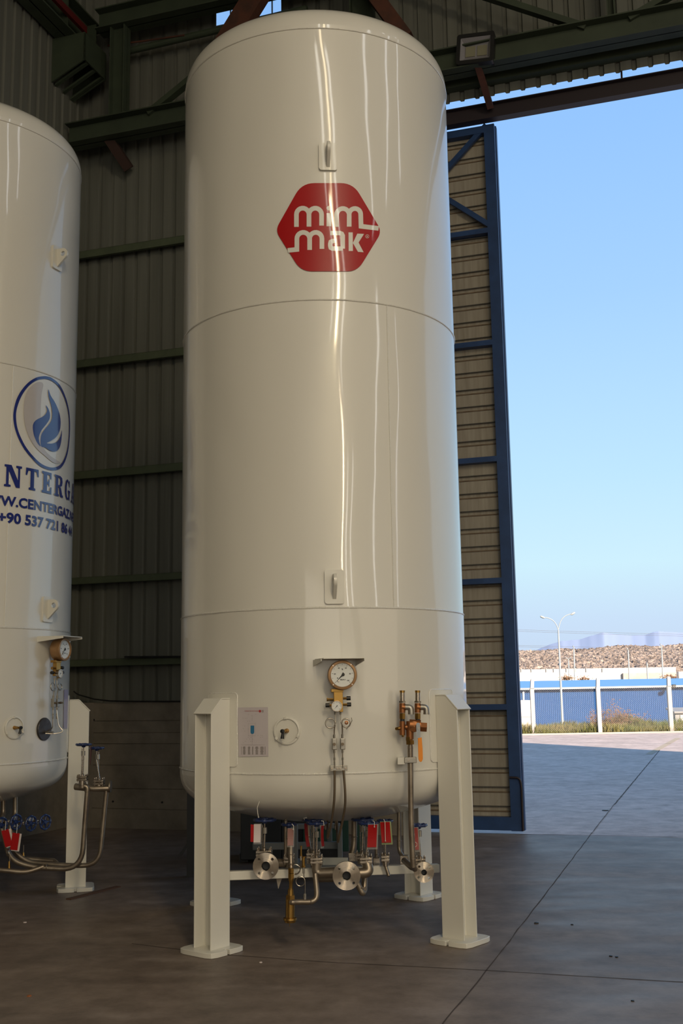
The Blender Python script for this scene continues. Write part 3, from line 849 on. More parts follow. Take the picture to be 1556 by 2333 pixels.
def lug(rt_, C, a, z, h_=.19, w_=.128, flip=1):
    o_ = V((math.cos(a), math.sin(a), 0)); t_ = V((-math.sin(a), math.cos(a), 0)); c = V((C[0], C[1], z))
    m_ = wrap([rrect(a - w_ / 2, z - h_ / 2, a + w_ / 2, z + h_ / 2, .018, .018)], C, .995, 1.013, .03)
    pd = obj('lug_pad', m_, PAINT2, rt_, bev=.003)
    out = [(1.005, .077), (1.055, .077)] + [(1.062 + .047 * math.cos(math.radians(x)), .03 * flip + .047 * math.sin(math.radians(x))) for x in range(80, -70, -15)] + [(1.005, -.085)]
    if flip < 0: out = [(r, -z_) for r, z_ in out][::-1]; hz = -.03 * -1
    hc = (1.066, .028 * flip); hr = .021; n = 16
    m_ = MB(); bm = bmesh.new()
    hole = [(hc[0] + hr * math.cos(2 * PI * i / n), hc[1] + hr * math.sin(2 * PI * i / n)) for i in range(n)]
    T = .022
    for y in (-T / 2, T / 2):
        vo_ = [bm.verts.new(c + o_ * p[0] + V((0, 0, p[1])) + t_ * y) for p in out]; vh = [bm.verts.new(c + o_ * p[0] + V((0, 0, p[1])) + t_ * y) for p in hole]
        es = [bm.edges.new((v_[i], v_[(i + 1) % len(v_)])) for v_ in (vo_, vh) for i in range(len(v_))]
        bmesh.ops.triangle_fill(bm, use_beauty=True, edges=es)
        if y < 0: lo = (vo_, vh)
        else:
            for A, B in zip(lo, (vo_, vh)):
                for i in range(len(A)): bm.faces.new((A[i], A[(i + 1) % len(A)], B[(i + 1) % len(A)], B[i]))
    m_ = bmesh_to_mb(bm, lambda q: q.copy()); bm.free()
    obj('lug_eye', m_, PAINT2, rt_, bev=.002)
    return pd

TK = root('storage_tank', (C1[0], C1[1], 0), 'tall white upright storage tank on four legs with a red hexagon emblem and bottom valves', 'tank')
ZT1 = (6.0133, 4.0762, 2.0657, 1.0548)
tank_body(TK, C1, ZT1)
TH = .6847
for k in range(4):
    leg(TK, C1, -PI / 2 - TH + k * PI / 2)
vseam(TK, C1, [(882, 692), (890, 1050), (897, 1384)])
for (x, y) in ((747, 358), (761.5, 1337)):
    a, z = sz(x, y, C1); lug(TK, C1, a, z, .195 if y < 500 else .215, .122)

# emblem
def c6(p): return (600 + p[0] / 5.187, 300 + p[1] / 5.187)
def rounded(poly, rads, n=7):
    out = []
    N = len(poly)
    for i in range(N):
        a, b, c = V(poly[i - 1]), V(poly[i]), V(poly[(i + 1) % N]); r = rads[i]
        d1 = (a - b); d2 = (c - b); k = min(r, d1.length * .45, d2.length * .45)
        if r == 0: out.append(tuple(b)); continue
        p, q = b + d1.normalized() * k, b + d2.normalized() * k
        for j in range(n + 1):
            t = j / n; z_ = p * (1 - t) ** 2 + b * 2 * t * (1 - t) + q * t * t; out.append((z_.x, z_.y))
    return out
hexp = rounded([(455, 607), (1060, 607), (1400, 1180), (1110, 1650), (445, 1650), (140, 1165)], [150, 150, 90, 120, 130, 90])
EM = obj('emblem', decal_px([[c6(p) for p in hexp]], C1, .0022), REDV, TK, sm=60, recalc=False)
SW = 55
def arcp(cx, cy, r, a0, a1, n=10): return [(cx + r * math.cos(math.radians(a0 + (a1 - a0) * i / n)), cy - r * math.sin(math.radians(a0 + (a1 - a0) * i / n))) for i in range(n + 1)]
let = []
def emm(x0, x1, x2, ytop, yb, tail=None, head=None):
    r1 = (x1 - x0) / 2; r2 = (x2 - x1) / 2
    left = [(x0, yb + 15)] if head is None else head
    let.append(stroke(left + arcp(x0 + r1, ytop + r1, r1, 180, 12), SW))
    let.append(stroke([(x1, yb + 12), (x1, ytop + r1 * .62)], SW))
    right = [(x2, yb)] if tail is None else tail
    let.append(stroke(arcp(x1 + r2, ytop + r2, r2, 168, 0) + right, SW))
emm(391, 539, 688, 904, 1110)
let.append(stroke([(774, 962), (774, 1118)], SW)); let.append([(774 + 27 * math.cos(t * PI / 9), 904 + 27 * math.sin(t * PI / 9)) for t in range(18)])
emm(865, 1014, 1150, 908, 1110, tail=[(1154, 1118), (1362, 1143)])
emm(396, 547, 692, 1190, 1385, head=[(288, 1403), (396, 1392)])
let.append(stroke([(792, 1198), (905, 1198), (926, 1206), (938, 1228), (938, 1382)], 52))
let.append(stroke([(862, 1292), (818, 1292), (796, 1302), (790, 1325), (790, 1350), (796, 1372), (818, 1382), (938, 1382)], 52))
let.append(stroke([(1031, 1190), (1033, 1410)], 50))
let.append([(1110, 1205), (1190, 1208), (1125, 1310), (1185, 1425), (1118, 1420), (1058, 1315)])
obj('emblem_lettering', decal_px([[c6(p) for p in P_] for P_ in let], C1, .0032), PAINT, EM, sm=60, recalc=False)
rg = [stroke(arcp(1228, 1237, 20, 0, 352, 18), 4)]
rg += [[(1221 + p[0], 1247 - p[1]) for p in q] for q in text_polys('R', 25, .6)]
obj('registered_mark', decal_px([[c6(p) for p in P_] for P_ in rg], C1, .0034), PAINT, EM, sm=0, recalc=False)

# ---- instrument panel, shared by both tanks: local frame (t = sideways, o = outwards, z)
def instruments(T, C, a, dz, tail=True):
    o_ = V((math.cos(a), math.sin(a), 0)); t_ = V((-math.sin(a), math.cos(a), 0)); c = V((C[0], C[1], dz)) + o_
    K = 372.0
    def L(x, y, d): return c + t_ * ((x - 765) / K) + o_ * d + V((0, 0, 1.5445 - (y - 1577) / K))
    up_ = V((0, 0, 1))
    # hood: sheet bent over the gauge
    m_ = MB()
    P = [L(733, 1503, .20), L(824, 1503, .20), L(812, 1503, -.01), L(718, 1503, -.01)]
    m_.prism([(0, 0)], (0, 0, 0), (1, 0, 0), (0, 1, 0), (0, 0, 0)) if False else None
    m_.add(P + [p + up_ * .005 for p in P], [(3, 2, 1, 0), (4, 5, 6, 7), (0, 1, 5, 4), (1, 2, 6, 5), (2, 3, 7, 6), (3, 0, 4, 7)])
    for x0, x1 in ((727, 714), (824, 812)):
        Q = [L(x0, 1503, .20), L(x1, 1503, -.01), L(x1, 1518, -.01), L(x0, 1508, .20)]
        m_.add(Q + [p + t_ * .004 for p in Q], [(0, 1, 2, 3), (7, 6, 5, 4), (0, 4, 5, 1), (1, 5, 6, 2), (2, 6, 7, 3), (3, 7, 4, 0)])
    obj('gauge_hood', m_, PAINT2, T, sm=0)
    # level gauge
    g = L(777, 1539, .045)
    m_ = MB(); m_.lathe([(.001, 0), (.080, 0), (.086, .01), (.086, .055), (.089, .058), (.0895, .082), (.086, .089), (.074, .091), (.071, .080), (.0005, .080)], g, o_, 48)
    LG = obj('level_gauge', m_, CASEB, T, label='bronze-cased round level gauge')
    m_ = MB(); m_.lathe([(.0005, .0812), (.0705, .0812)], g, o_, 48); obj('dial', m_, DIAL, LG, sm=0)
    m_ = MB()
    def dp(u, v, h_=.0822): return g + t_ * u + up_ * v + o_ * h_
    for i in range(11):
        A = math.radians(225 - 27 * i); r1_ = .066; r2_ = .060 if i % 2 else .057
        d_ = V((math.cos(A), math.sin(A))); n_ = V((-d_.y, d_.x)) * .0009
        m_.add([dp(*(d_ * r1_ + n_)), dp(*(d_ * r2_ + n_)), dp(*(d_ * r2_ - n_)), dp(*(d_ * r1_ - n_))], [(0, 1, 2, 3)])
    for i, tx in enumerate(('20', '40', '60', '80', '100')):
        A = math.radians(171 - 54 * i)
        for P_ in text_polys(tx, .0110, .0003, 1, 'CENTER'):
            n = len(m_.v); m_.add([dp(p[0] + .047 * math.cos(A), p[1] + .047 * math.sin(A) - .004) for p in P_], [tuple(range(len(P_)))])
    for tx, u, v, s_ in (('%', 0, .030, .013), ('MEDIA 5', .002, -.031, .0088)):
        for P_ in text_polys(tx, s_, .0004, 1, 'CENTER'):
            m_.add([dp(p[0] + u, p[1] + v) for p in P_], [tuple(range(len(P_)))])
    m_.lathe([(.0002, .0823), (.0035, .0823)], g + t_ * -.030 + up_ * -.018, o_, 12)
    obj('dial_print', m_, INK, LG, sm=0, recalc=False)
    m_ = MB(); A = math.radians(226); d_ = V((math.cos(A), math.sin(A))); n_ = V((-d_.y, d_.x))
    pts = [d_ * .060, d_ * .01 + n_ * .0035, d_ * -.004 + n_ * .012, d_ * -.014 + n_ * .006, d_ * -.014 - n_ * .010, d_ * .01 - n_ * .0035]
    m_.add([dp(p.x, p.y, .0845) for p in pts], [tuple(range(6))]); m_.cyl(dp(0, 0, .083), dp(0, 0, .088), .004, 12); obj('needle', m_, INK, LG, sm=0)
    m_ = MB()
    for A in (50, 135, -45, 225):
        d_ = V((math.cos(math.radians(A)), math.sin(math.radians(A)))) * .081; m_ = MB(); m_.cyl(dp(d_.x, d_.y, .086), dp(d_.x, d_.y, .093), .0042, 10); obj('screw', m_, STEEL, LG)
    m_ = MB(); m_.cyl(dp(-.024, -.034, .083), dp(-.024, -.034, .09), .0055, 12); obj('screw', m_, STEEL, LG)
    # manifold
    m_ = MB(); m_.box(L(768, 1594, .075), .055, .035, .115, t_, o_, up_); m_.box(L(766, 1573, .07), .075, .05, .02, t_, o_, up_); m_.box(L(774, 1612, .085), .022, .03, .05, t_, o_, up_)
    MF = obj('manifold', m_, BRASS, T, sm=0, bev=.002)
    for (x0, x1, xk, y) in ((779, 787, 796, 1591), (779, 788, 797, 1605), (756, 748, 739, 1606)):
        m_ = MB(); m_.hexnut(L(x0, y, .08), L(x1, y, .08), .0085); m_.cyl(L(x0, y, .08), L(x1, y, .08), .006); obj('brass_stub', m_, BRASS, MF)
        m_ = MB(); m_.cyl(L(x1, y, .08), L(xk, y, .08), .0125, 16); obj('black_knob', m_, BLACKP, MF)
    m_ = MB(); m_.hexnut(L(757, 1593, .08), L(745, 1593, .08), .009); m_.hexnut(L(745, 1593, .08), L(742, 1593, .08), .012); obj('brass_stub', m_, BRASS, MF)
    # pressure gauge
    g2 = L(763.5, 1608, .09)
    m_ = MB(); m_.lathe([(.0005, 0), (.030, 0), (.031, .022), (.033, .026), (.032, .031), (.028, .031), (.027, .027), (.0005, .027)], g2, o_, 36)
    PG = obj('pressure_gauge', m_, STEEL, T, label='small steel-rimmed pressure gauge')
    m_ = MB(); m_.lathe([(.0005, .0275), (.0272, .0275)], g2, o_, 36); obj('dial', m_, DIAL, PG, sm=0)
    m_ = MB(); dq = lambda u, v, h_=.0283: g2 + t_ * u + up_ * v + o_ * h_
    for i in range(7):
        A = math.radians(225 - 45 * i); d_ = V((math.cos(A), math.sin(A))); n_ = V((-d_.y, d_.x)) * .0007
        m_.add([dq(*(d_ * .025 + n_)), dq(*(d_ * .021 + n_)), dq(*(d_ * .021 - n_)), dq(*(d_ * .025 - n_))], [(0, 1, 2, 3)])
    d_ = V((math.cos(math.radians(228)), math.sin(math.radians(228)))); n_ = V((-d_.y, d_.x)) * .0012
    m_.add([dq(*(d_ * .022), .029), dq(*(d_ * -.006 + n_ * 2), .029), dq(*(d_ * -.006 - n_ * 2), .029)], [(0, 1, 2)])
    m_.cyl(dq(0, 0), dq(0, 0, .031), .0025, 10)
    obj('dial_print', m_, INK, PG, sm=0)
    # tubing with loops, valves, clamps
    for (xt, xl, xv, cx, rr, sd_) in ((761.5, 760, 758, 749.5, .029, -1), (773.5, 774, 776.5, 785, .026, 1)):
        for (fx, f0, f1_, fr) in ((xt, 1620, 1627, .0085), (xv, 1671, 1679, .0085), (xv, 1706, 1712, .0075), (xv, 1722, 1728, .0075), (xv, 1730, 1738, .0062)):
            m_ = MB(); m_.hexnut(L(fx, f0, .07), L(fx, f1_, .07), fr); obj('tube_fitting', m_, ZINC, T)
        m_ = MB(); lc = L(cx, 1646, .078); a0 = -20 if sd_ < 0 else 200
        lp = arc(lc, t_, up_, rr, a0, a0 + (360 * -sd_), 26)
        lp = [p + o_ * (.006 * i / 26 - .003) for i, p in enumerate(lp)]
        m_.tube([L(xt, 1625, .07), L(xt, 1634, .07)] + [L(xt - .3 * sd_, 1642, .073)] + lp + [L(xv + .3, 1662, .072), L(xv, 1673, .07)], .0042, 10)
        obj('instrument_tube', m_, TUBE, T)
        m_ = MB(); m_.tube([L(xv, 1703, .07), L(xv, 1745 if tail else 1714, .07)], .0042, 8); obj('instrument_tube', m_, TUBE, T)
        m_ = MB(); m_.box(L(xv + .3, 1692, .07), .030, .03, .068, t_, o_, up_); nb = obj('needle_valve', m_, ZINC, T, sm=0, bev=.004)
        m_ = MB(); m_.cyl(L(xv - 1, 1692, .08), L(xv - 1, 1692, .102), .007, 12); m_.lathe([(.0005, 0), (.009, 0), (.009, .012), (.0005, .012)], L(xv - 1, 1692, .10), o_, 12); obj('valve_stem', m_, DTUBE, nb)
        if tail:
            m_ = MB(); m_.box(L(xv, 1745.5, .06), .056, .02, .033, t_, o_, up_); m_.box(L(xv, 1745.5, .025), .05, .05, .028, t_, o_, up_); cl = obj('tube_clamp', m_, ZINC, T, sm=0, bev=.002)
            for s_ in (-1, 1):
                m_ = MB(); m_.hexnut(L(xv + s_ * 6.3, 1745.5, .068), L(xv + s_ * 6.3, 1745.5, .077), .0075); m_.cyl(L(xv + s_ * 6.3, 1745.5, .07), L(xv + s_ * 6.3, 1745.5, .082), .004, 10); obj('clamp_bolt', m_, STEEL, cl)
    return L, o_, t_
a0_, _ = sz(765, 1600, C1)
L1, o1, t1 = instruments(TK, C1, a0_, 0)
# long tubes running down under the tank
for pts in ([(758, 1750, .07), (757, 1800, .07), (755, 1830, .06), (750, 1868, .02), (744, 1895, -.02)], [(778, 1750, .07), (781, 1800, .07), (781, 1828, .06), (775, 1865, .02), (767, 1905, -.02)]):
    m_ = MB(); P = [L1(*p) for p in pts]; e_ = P[-1]
    hook = [e_ + V((-.004, .04, -.02)), e_ + V((-.012, .48, -.02)), e_ + V((-.012, .55, .02)), e_ + V((-.012, .55, .25))]
    m_.tube(smoothpath(P + hook, .04, 4), .0075, 10); obj('instrument_tube', m_, DTUBE, TK, label='long brown instrument tube hooking under the tank')
m_ = MB(); lc = L1(785, 1645, .095); m_.lathe([(.004, 0), (.011, .002), (.012, .012), (.004, .014)], lc, o1, 12); obj('wrapped_plug', m_, BRONZE, TK)
m_ = MB(); m_.tube([L1(786, 1660, .07), L1(793, 1650, .09), L1(798, 1641, .10), L1(796, 1634, .11)], .0018, 6); obj('tag_wire', m_, TUBE, TK)
# blind ring with plug
def ringcap(T, C, a, z, s_=1):
    o_ = V((math.cos(a), math.sin(a), 0)); t_ = V((-math.sin(a), math.cos(a), 0)); up_ = V((0, 0, 1)); c = V((C[0], C[1], z)) + o_
    m_ = MB(); m_.lathe([(.072, -.01), (.084, -.01), (.084, .010), (.081, .012), (.073, .012), (.071, .008)], c, o_, 48); m_.lathe([(.0005, .004), (.074, .004)], c, o_, 48)
    rc = obj('ring_flange', m_, PAINT2, T)
    for A in (95, 215, -25):
        d_ = t_ * math.cos(math.radians(A)) + up_ * math.sin(math.radians(A)); m_ = MB(); m_.bar(c + d_ * .070 + o_ * .012, c + d_ * .086 + o_ * .014, .018, .012, o_); obj('retaining_clip', m_, PAINT2, rc, sm=0, bev=.002)
    m_ = MB(); m_.lathe([(.015, 0), (.013, .015), (.0005, .016)], c, o_, 16); m_.hexnut(c + o_ * .01, c + o_ * .04, .012); m_.cyl(c + o_ * .03, c + o_ * .065 - t_ * .005, .0085, 14); q = obj('port_fitting', m_, BRASS, rc)
    m_ = MB(); p0 = c + o_ * .065 - t_ * .010 * s_; m_.lathe([(.0005, .0), (.012, 0), (.013, .018), (.0005, .02)], p0 - o_ * .006, o_, 14); m_.tube([p0 + up_ * -.004, p0 - up_ * .018, p0 - up_ * .045 - t_ * .003], [.008, .009, .012], 14); obj('black_cap', m_, BLACKP, rc)
a, z = sz(654, 1665, C1); ringcap(TK, C1, a, z)

# ---- relief valves and diverter on the riser pipe
def RV(x, y, d=.10): return CYL(x, y, C1, 1.0 + d)
up_ = V((0, 0, 1))
vd = (O - RV(930, 1650)); vd.z = 0; vd.normalize(); sx = V((vd.y * -1, vd.x, 0)); sx = V((-vd.y, vd.x, 0))
if sx.x < 0: sx = -sx
Yr = RV(935, 1650).y
def R3(x, y, d=0.0): return W(x, y, Yr) + vd * d
DVV = MB(); DVV.tube([R3(933, 1652), R3(958, 1653)], .036, 20); DVV.tube([R3(934, 1643), R3(934, 1684)], .023, 20); DVV.lathe([(.0005, -.036), (.032, -.03), (.036, 0), (.032, .03), (.0005, .036)], R3(943, 1655), vd, 24)
DVV.tube([R3(923, 1657), R3(932, 1656)], .016, 16); DVV.tube([R3(951.5, 1641), R3(951.5, 1655)], .016, 16); DVV.tube([R3(916.5, 1643), R3(916.5, 1674)], .0175, 18)
DVV.tube([R3(912, 1658), R3(916, 1658)], .014, 12)
DV_ = obj('diverter_valve', DVV, BRONZE, TK, label='cast bronze diverter valve body')
m_ = MB(); m_.hexnut(R3(957, 1656), R3(972, 1657), .031); obj('end_nut', m_, BRONZE, DV_, sm=0)
m_ = MB(); m_.hexnut(R3(932.5, 1679), R3(932.5, 1687), .024); m_.hexnut(R3(934, 1687), R3(934.5, 1696), .027); obj('union_nut', m_, BRASS, DV_, sm=0)
m_ = MB(); m_.tube([R3(911, 1659), R3(904.5, 1660, .01)], [.012, .009], 12); m_.hexnut(R3(905, 1660, .01), R3(903, 1660, .02), .010); obj('test_plug', m_, BRASS, DV_); m_ = MB(); m_.tube([R3(917, 1673), R3(917, 1675)], .0165, 16); m_.hexnut(R3(918, 1675), R3(918, 1679), .008); obj('test_plug', m_, BRASS, DV_)
for x in (916.5, 951.5):
    m_ = MB(); m_.cyl(R3(x, 1602), R3(x, 1624), .019, 20); m_.tube([R3(x, 1611), R3(x + 9, 1612, .005)], [.022, .017], 18)
    rv = obj('relief_valve', m_, BRONZE, TK, label='bronze relief valve with steel spout')
    m_ = MB(); m_.tube(smoothpath([R3(x + 7, 1611, .005), R3(x + 19.5, 1611.5, .008), R3(x + 20, 1627, .01)], .038, 8), .0185, 18); m_.cyl(R3(x + 20, 1624, .01), R3(x + 20, 1627.5, .01), .0195, 18); obj('outlet_elbow', m_, ZINC, rv)
    m_ = MB(); m_.cyl(R3(x, 1578), R3(x, 1598), .0155, 20); m_.hexnut(R3(x, 1597), R3(x, 1601), .023); obj('spring_housing', m_, STEEL, rv)
    m_ = MB(); m_.cyl(R3(x, 1573), R3(x, 1578), .0165, 20); m_.cyl(R3(x, 1574), R3(x, 1575), .0178, 20); obj('brass_cap', m_, BRASS, rv)
    m_ = MB(); m_.hexnut(R3(x, 1625), R3(x, 1638), .0195); obj('brass_nut', m_, BRASS, rv, sm=0)
    m_ = MB(); m_.cyl(R3(x, 1637), R3(x, 1643), .0145, 16); obj('thread_tape', m_, DARKM, rv)
m_ = MB(); m_.prism(rrect(-.0115, -.055, .0115, .045, .010, .010), R3(952.8, 1663, .05), sx, up_, vd * .004); lv = obj('lever_plate', m_, GREYL, DV_, sm=0)
m_ = MB(); m_.hexnut(R3(954, 1659, .05), R3(954, 1659, .062), .008); m_.cyl(R3(954, 1659, .0), R3(954, 1659, .05), .007); obj('lever_nut', m_, ZINC, DV_)
m_ = MB(); m_.prism([(-.0125, .070), (.0115, .074), (.0150, .0), (.0150, -.055), (.008, -.070), (0, -.073), (-.008, -.068), (-.0125, -.055)], R3(957, 1707, .055), sx, up_, vd * .009); obj('lever_grip', m_, ORANGE, DV_, sm=0, bev=.002)
# riser pipe down to the bottom valves
Yf = 7.02
m_ = MB(); m_.cyl(R3(934.5, 1694), R3(934.5, 1704), .0155, 18); m_.tube([R3(934.5, 1700), R3(935.5, 1790), R3(937, 1880), R3(940, 1945), R3(941, 1972), W(945, 1980, Yr + .1)], .0172, 20); m_.torus(R3(934.6, 1705), up_, .016, .0025); m_.torus(R3(940.6, 1957), up_, .016, .003)
obj('riser_pipe', m_, PIPE, TK)
m_ = MB(); m_.box(R3(935, 1731.5, .0), .075, .045, .034, sx, vd, up_); cl = obj('pipe_clamp', m_, ZINC, TK, sm=0, bev=.003)
m_ = MB(); m_.cyl(R3(931, 1731.5, .02), R3(931, 1731.5, .027), .007, 12); obj('clamp_bolt', m_, STEEL, cl)
m_ = MB(); q0 = RV(913, 1732.5, -.005); m_.box((q0 + R3(915, 1732.5)) / 2, .045, .11, .042, sx, vd, up_); obj('clamp_bracket', m_, PAINT2, TK, sm=0, bev=.002)

# ---- valves under the tank
def handwheel(P, r, parent, tilt=V((0, 0, 1)), spokes=5):
    x, y, zx = basis(tilt); n = 48; m_ = MB()
    pts = [P + (x * math.cos(2 * PI * i / n) + y * math.sin(2 * PI * i / n)) * (r - .008) for i in range(n)]
    m_.tube(pts, [.0078 * (1 + .25 * math.cos(8 * 2 * PI * i / n)) for i in range(n)], 10, closed=True)
    for k in range(spokes):
        A = 2 * PI * k / spokes; d_ = x * math.cos(A) + y * math.sin(A); m_.tube([P - zx * .006 + d_ * .01, P - zx * .006 + d_ * (r - .010)], [.008, .006], 8)
    m_.lathe([(.0005, .010), (.013, .010), (.017, .004), (.018, -.012), (.012, -.022), (.0005, -.022)], P, zx, 20)
    return obj('handwheel', m_, BLUEW, parent, sm=50)
def bonnet(m_, P, w_, up2, xx, yy, n=4):      # two bolted plates
    m_.box(P - up2 * .010, w_, w_ * .8, .016, xx, yy, up2); m_.box(P + up2 * .009, w_, w_ * .8, .016, xx, yy, up2)
def cryo_valve(Y, xw, yw, rw, yblk, xs, ybon, wb, T=TK, label=None, parts=True):
    """handwheel on a long stem with packing nut, bolted bonnet plates and bolts"""
    k = CF / Y
    bp = W(xs, ybon, Y); wpn = W(xw, yw, Y)
    m_ = MB(); xx = sx; yy = vd; bonnet(m_, bp, wb / k, up_, xx, yy)
    m_.cyl(bp - up_ * .05, bp, wb / k * .36, 20)
    vb = obj('gate_valve', m_, STEEL, T, sm=30, bev=.002, label=label)
    m_ = MB(); m_.tube([bp + up_ * .018, bp + up_ * .03, bp + up_ * .034, wpn - up_ * .09, wpn - up_ * .09], [.011, .011, .0062, .0062, .0062], 14); m_.cyl(wpn - up_ * .1, wpn, .004, 10)
    s2 = bp - sx * .012 + yy * -.012; m_.cyl(s2 + up_ * .018, V((s2.x, s2.y, wpn.z - .03)), .0035, 8)
    obj('stem', m_, STEEL, vb)
    m_ = MB(); pb = W((xs * .4 + xw * .6), yblk, Y); m_.tube([pb + up_ * .018, pb - up_ * .018], .016, 8); obj('packing_nut', m_, ZINC, vb, sm=0)
    for a_ in (-1, 1):
        for b_ in (-1, 1):
            m_ = MB(); q = bp + xx * a_ * wb / k * .40 + yy * b_ * wb / k * .28; m_.cyl(q - up_ * .028, q + up_ * .030, .0042, 8); m_.hexnut(q + up_ * .017, q + up_ * .026, .0075); m_.lathe([(.0042, 0), (.003, .004), (.0004, .005)], q + up_ * .030, up_, 8)
            obj('bonnet_bolt', m_, STEEL, vb)
    handwheel(wpn, rw / k, vb)
    return vb, bp
def flange(T, P, axis, R, rb, th, nb=4, rot=45, bolt=.0085, bc=.72, label=None):
    """raised-face pipe flange with bore and bolt holes"""
    x, y, zx = basis(axis); n = 48; hr = bolt; bm = bmesh.new()
    def circ(c0, r_, n_, h_): return [bm.verts.new(P + zx * h_ + x * (c0[0] + r_ * math.cos(2 * PI * i / n_)) + y * (c0[1] + r_ * math.sin(2 * PI * i / n_))) for i in range(n_)]
    hs = [(R * bc * math.cos(math.radians(rot + 360 / nb * i)), R * bc * math.sin(math.radians(rot + 360 / nb * i))) for i in range(nb)]
    lo = None
    for h_ in (0, -th):
        L_ = [circ((0, 0), R, n, h_), circ((0, 0), R * .55, n, h_)] + [circ(c_, hr, 12, h_) for c_ in hs]
        es = [bm.edges.new((v_[i], v_[(i + 1) % len(v_)])) for v_ in L_ for i in range(len(v_))]
        bmesh.ops.triangle_fill(bm, use_beauty=True, edges=es)
        if lo:
            for i_, (A, B) in enumerate(zip(lo, L_)):
                if i_ == 1: continue
                for i in range(len(A)): bm.faces.new((A[i], A[(i + 1) % len(A)], B[(i + 1) % len(A)], B[i]))
        lo = L_
    m_ = bmesh_to_mb(bm, lambda q: q.copy()); bm.free()
    m_.lathe([(R * .55, 0), (R * .55, .003), (rb * 1.12, .003), (rb, 0), (rb, -th * 3), (rb * 1.3, -th * 3), (rb * 1.6, -th), (R * .55, -th)], P, zx, n)
    f_ = obj('pipe_flange', m_, STEEL_T, T, sm=30, label=label)
    m_ = MB(); m_.lathe([(rb * .99, -.001), (rb * .98, -th * 2.4), (.0004, -th * 2.4)], P, zx, 24); obj('bore', m_, DARKM, f_, sm=0)  # dark lining puts the shade inside the pipe into colour
    return f_
def turned():
    """lathe-faced steel: fine concentric grooves tip the normal inwards and outwards at random"""
    M = mat('turned_stainless_face', (.47, .41, .34), .15, 1)
    t = M.node_tree; b = t.nodes['Principled BSDF']; N = t.nodes.new; Lk = t.links.new
    tc = N('ShaderNodeTexCoord'); ge = N('ShaderNodeNewGeometry')
    fl = N('ShaderNodeVectorMath'); fl.operation = 'MULTIPLY'; Lk(tc.outputs['Object'], fl.inputs[0]); fl.inputs[1].default_value = (1, 0, 1)
    nm = N('ShaderNodeVectorMath'); nm.operation = 'NORMALIZE'; Lk(fl.outputs[0], nm.inputs[0])
    wn = N('ShaderNodeTexWhiteNoise'); wn.noise_dimensions = '3D'; Lk(ge.outputs['Position'], wn.inputs['Vector'])
    sp_ = N('ShaderNodeSeparateColor'); Lk(wn.outputs['Color'], sp_.inputs[0])
    ad = N('ShaderNodeMath'); ad.operation = 'ADD'; Lk(sp_.outputs[0], ad.inputs[0]); Lk(sp_.outputs[1], ad.inputs[1])
    sb = N('ShaderNodeMath'); sb.operation = 'SUBTRACT'; Lk(ad.outputs[0], sb.inputs[0]); sb.inputs[1].default_value = 1.0
    ml = N('ShaderNodeMath'); ml.operation = 'MULTIPLY'; Lk(sb.outputs[0], ml.inputs[0]); ml.inputs[1].default_value = .55
    sc = N('ShaderNodeVectorMath'); sc.operation = 'SCALE'; Lk(nm.outputs[0], sc.inputs[0]); Lk(ml.outputs[0], sc.inputs['Scale'])
    av = N('ShaderNodeVectorMath'); av.operation = 'ADD'; Lk(ge.outputs['Normal'], av.inputs[0]); Lk(sc.outputs[0], av.inputs[1])
    n2 = N('ShaderNodeVectorMath'); n2.operation = 'NORMALIZE'; Lk(av.outputs[0], n2.inputs[0]); Lk(n2.outputs[0], b.inputs['Normal'])
    return M
STEEL_T = turned()
_obj = obj
def flange_centered(T, P, axis, *a_, **k_):
    """the flange is a child whose own origin sits at its centre, so that its turning marks run round it"""
    f_ = flange(T, P, axis, *a_, **k_)
    for o_ in [f_] + list(f_.children):
        me = o_.data; L = LOC[T.name]
        if o_ is f_:
            for v in me.vertices: v.co = v.co - (P - L)
            o_.location = P - L
        else:
            for v in me.vertices: v.co = v.co - (P - L)
    LOC[f_.name] = P
    return f_
YA = 7.02                                  # plane of the front flanges
kA = CF / YA
def Wf(x, y, d=0.0): return W(x, y, YA + d)
# valve A: far left, big
vA, bA = cryo_valve(YA + .14, 603, 1868, 25.5, 1892, 602, 1943, 34, label='bottom valve with the leftmost front flange')
fA = Wf(605.5, 1973.5)
tocam = (O - fA); tocam.z = 0; tocam.normalize()
flange_centered(TK, fA, tocam + V((-.10, 0, 0)), 28.5 / kA, 9 / kA, .018, label='leftmost steel pipe flange')
m_ = MB(); m_.lathe([(.0005, 0), (.045, 0), (.045, .12), (.0005, .12)], Wf(606, 1966, .06), V((0, 1, 0)), 20) if False else None
m_ = MB(); m_.tube([Wf(605.5, 1973.5, .055), Wf(604, 1970, .14), Wf(603, 1955, .15)], [.035, .042, .04], 18); m_.tube([Wf(603, 1965, .15), Wf(640, 1966, .22), Wf(652, 1968, .24)], .026, 16); obj('valve_body', m_, PIPE, TK)
# valve B
vB, bB = cryo_valve(YA + .22, 658, 1878, 17.5, 1902, 659, 1958, 24, label='small bottom valve between the left flange and the brass strainer')
m_ = MB(); m_.tube(smoothpath([Wf(651, 1870, .25), Wf(651, 1955, .25)], .02), .012, 14); m_.tube(smoothpath([Wf(660, 1955, .12), Wf(660, 1925, .14), Wf(664, 1985, .06)], .02), .016, 16); m_.cyl(Wf(662, 1925, .08), Wf(663, 1982, .04), .0165, 18); m_.torus(Wf(662.6, 1946, .065), up_, .017, .003); m_.torus(Wf(662.8, 1960, .06), up_, .017, .003); m_.torus(Wf(663, 1968, .05), up_, .019, .004)
obj('valve_body', m_, PIPE, TK)
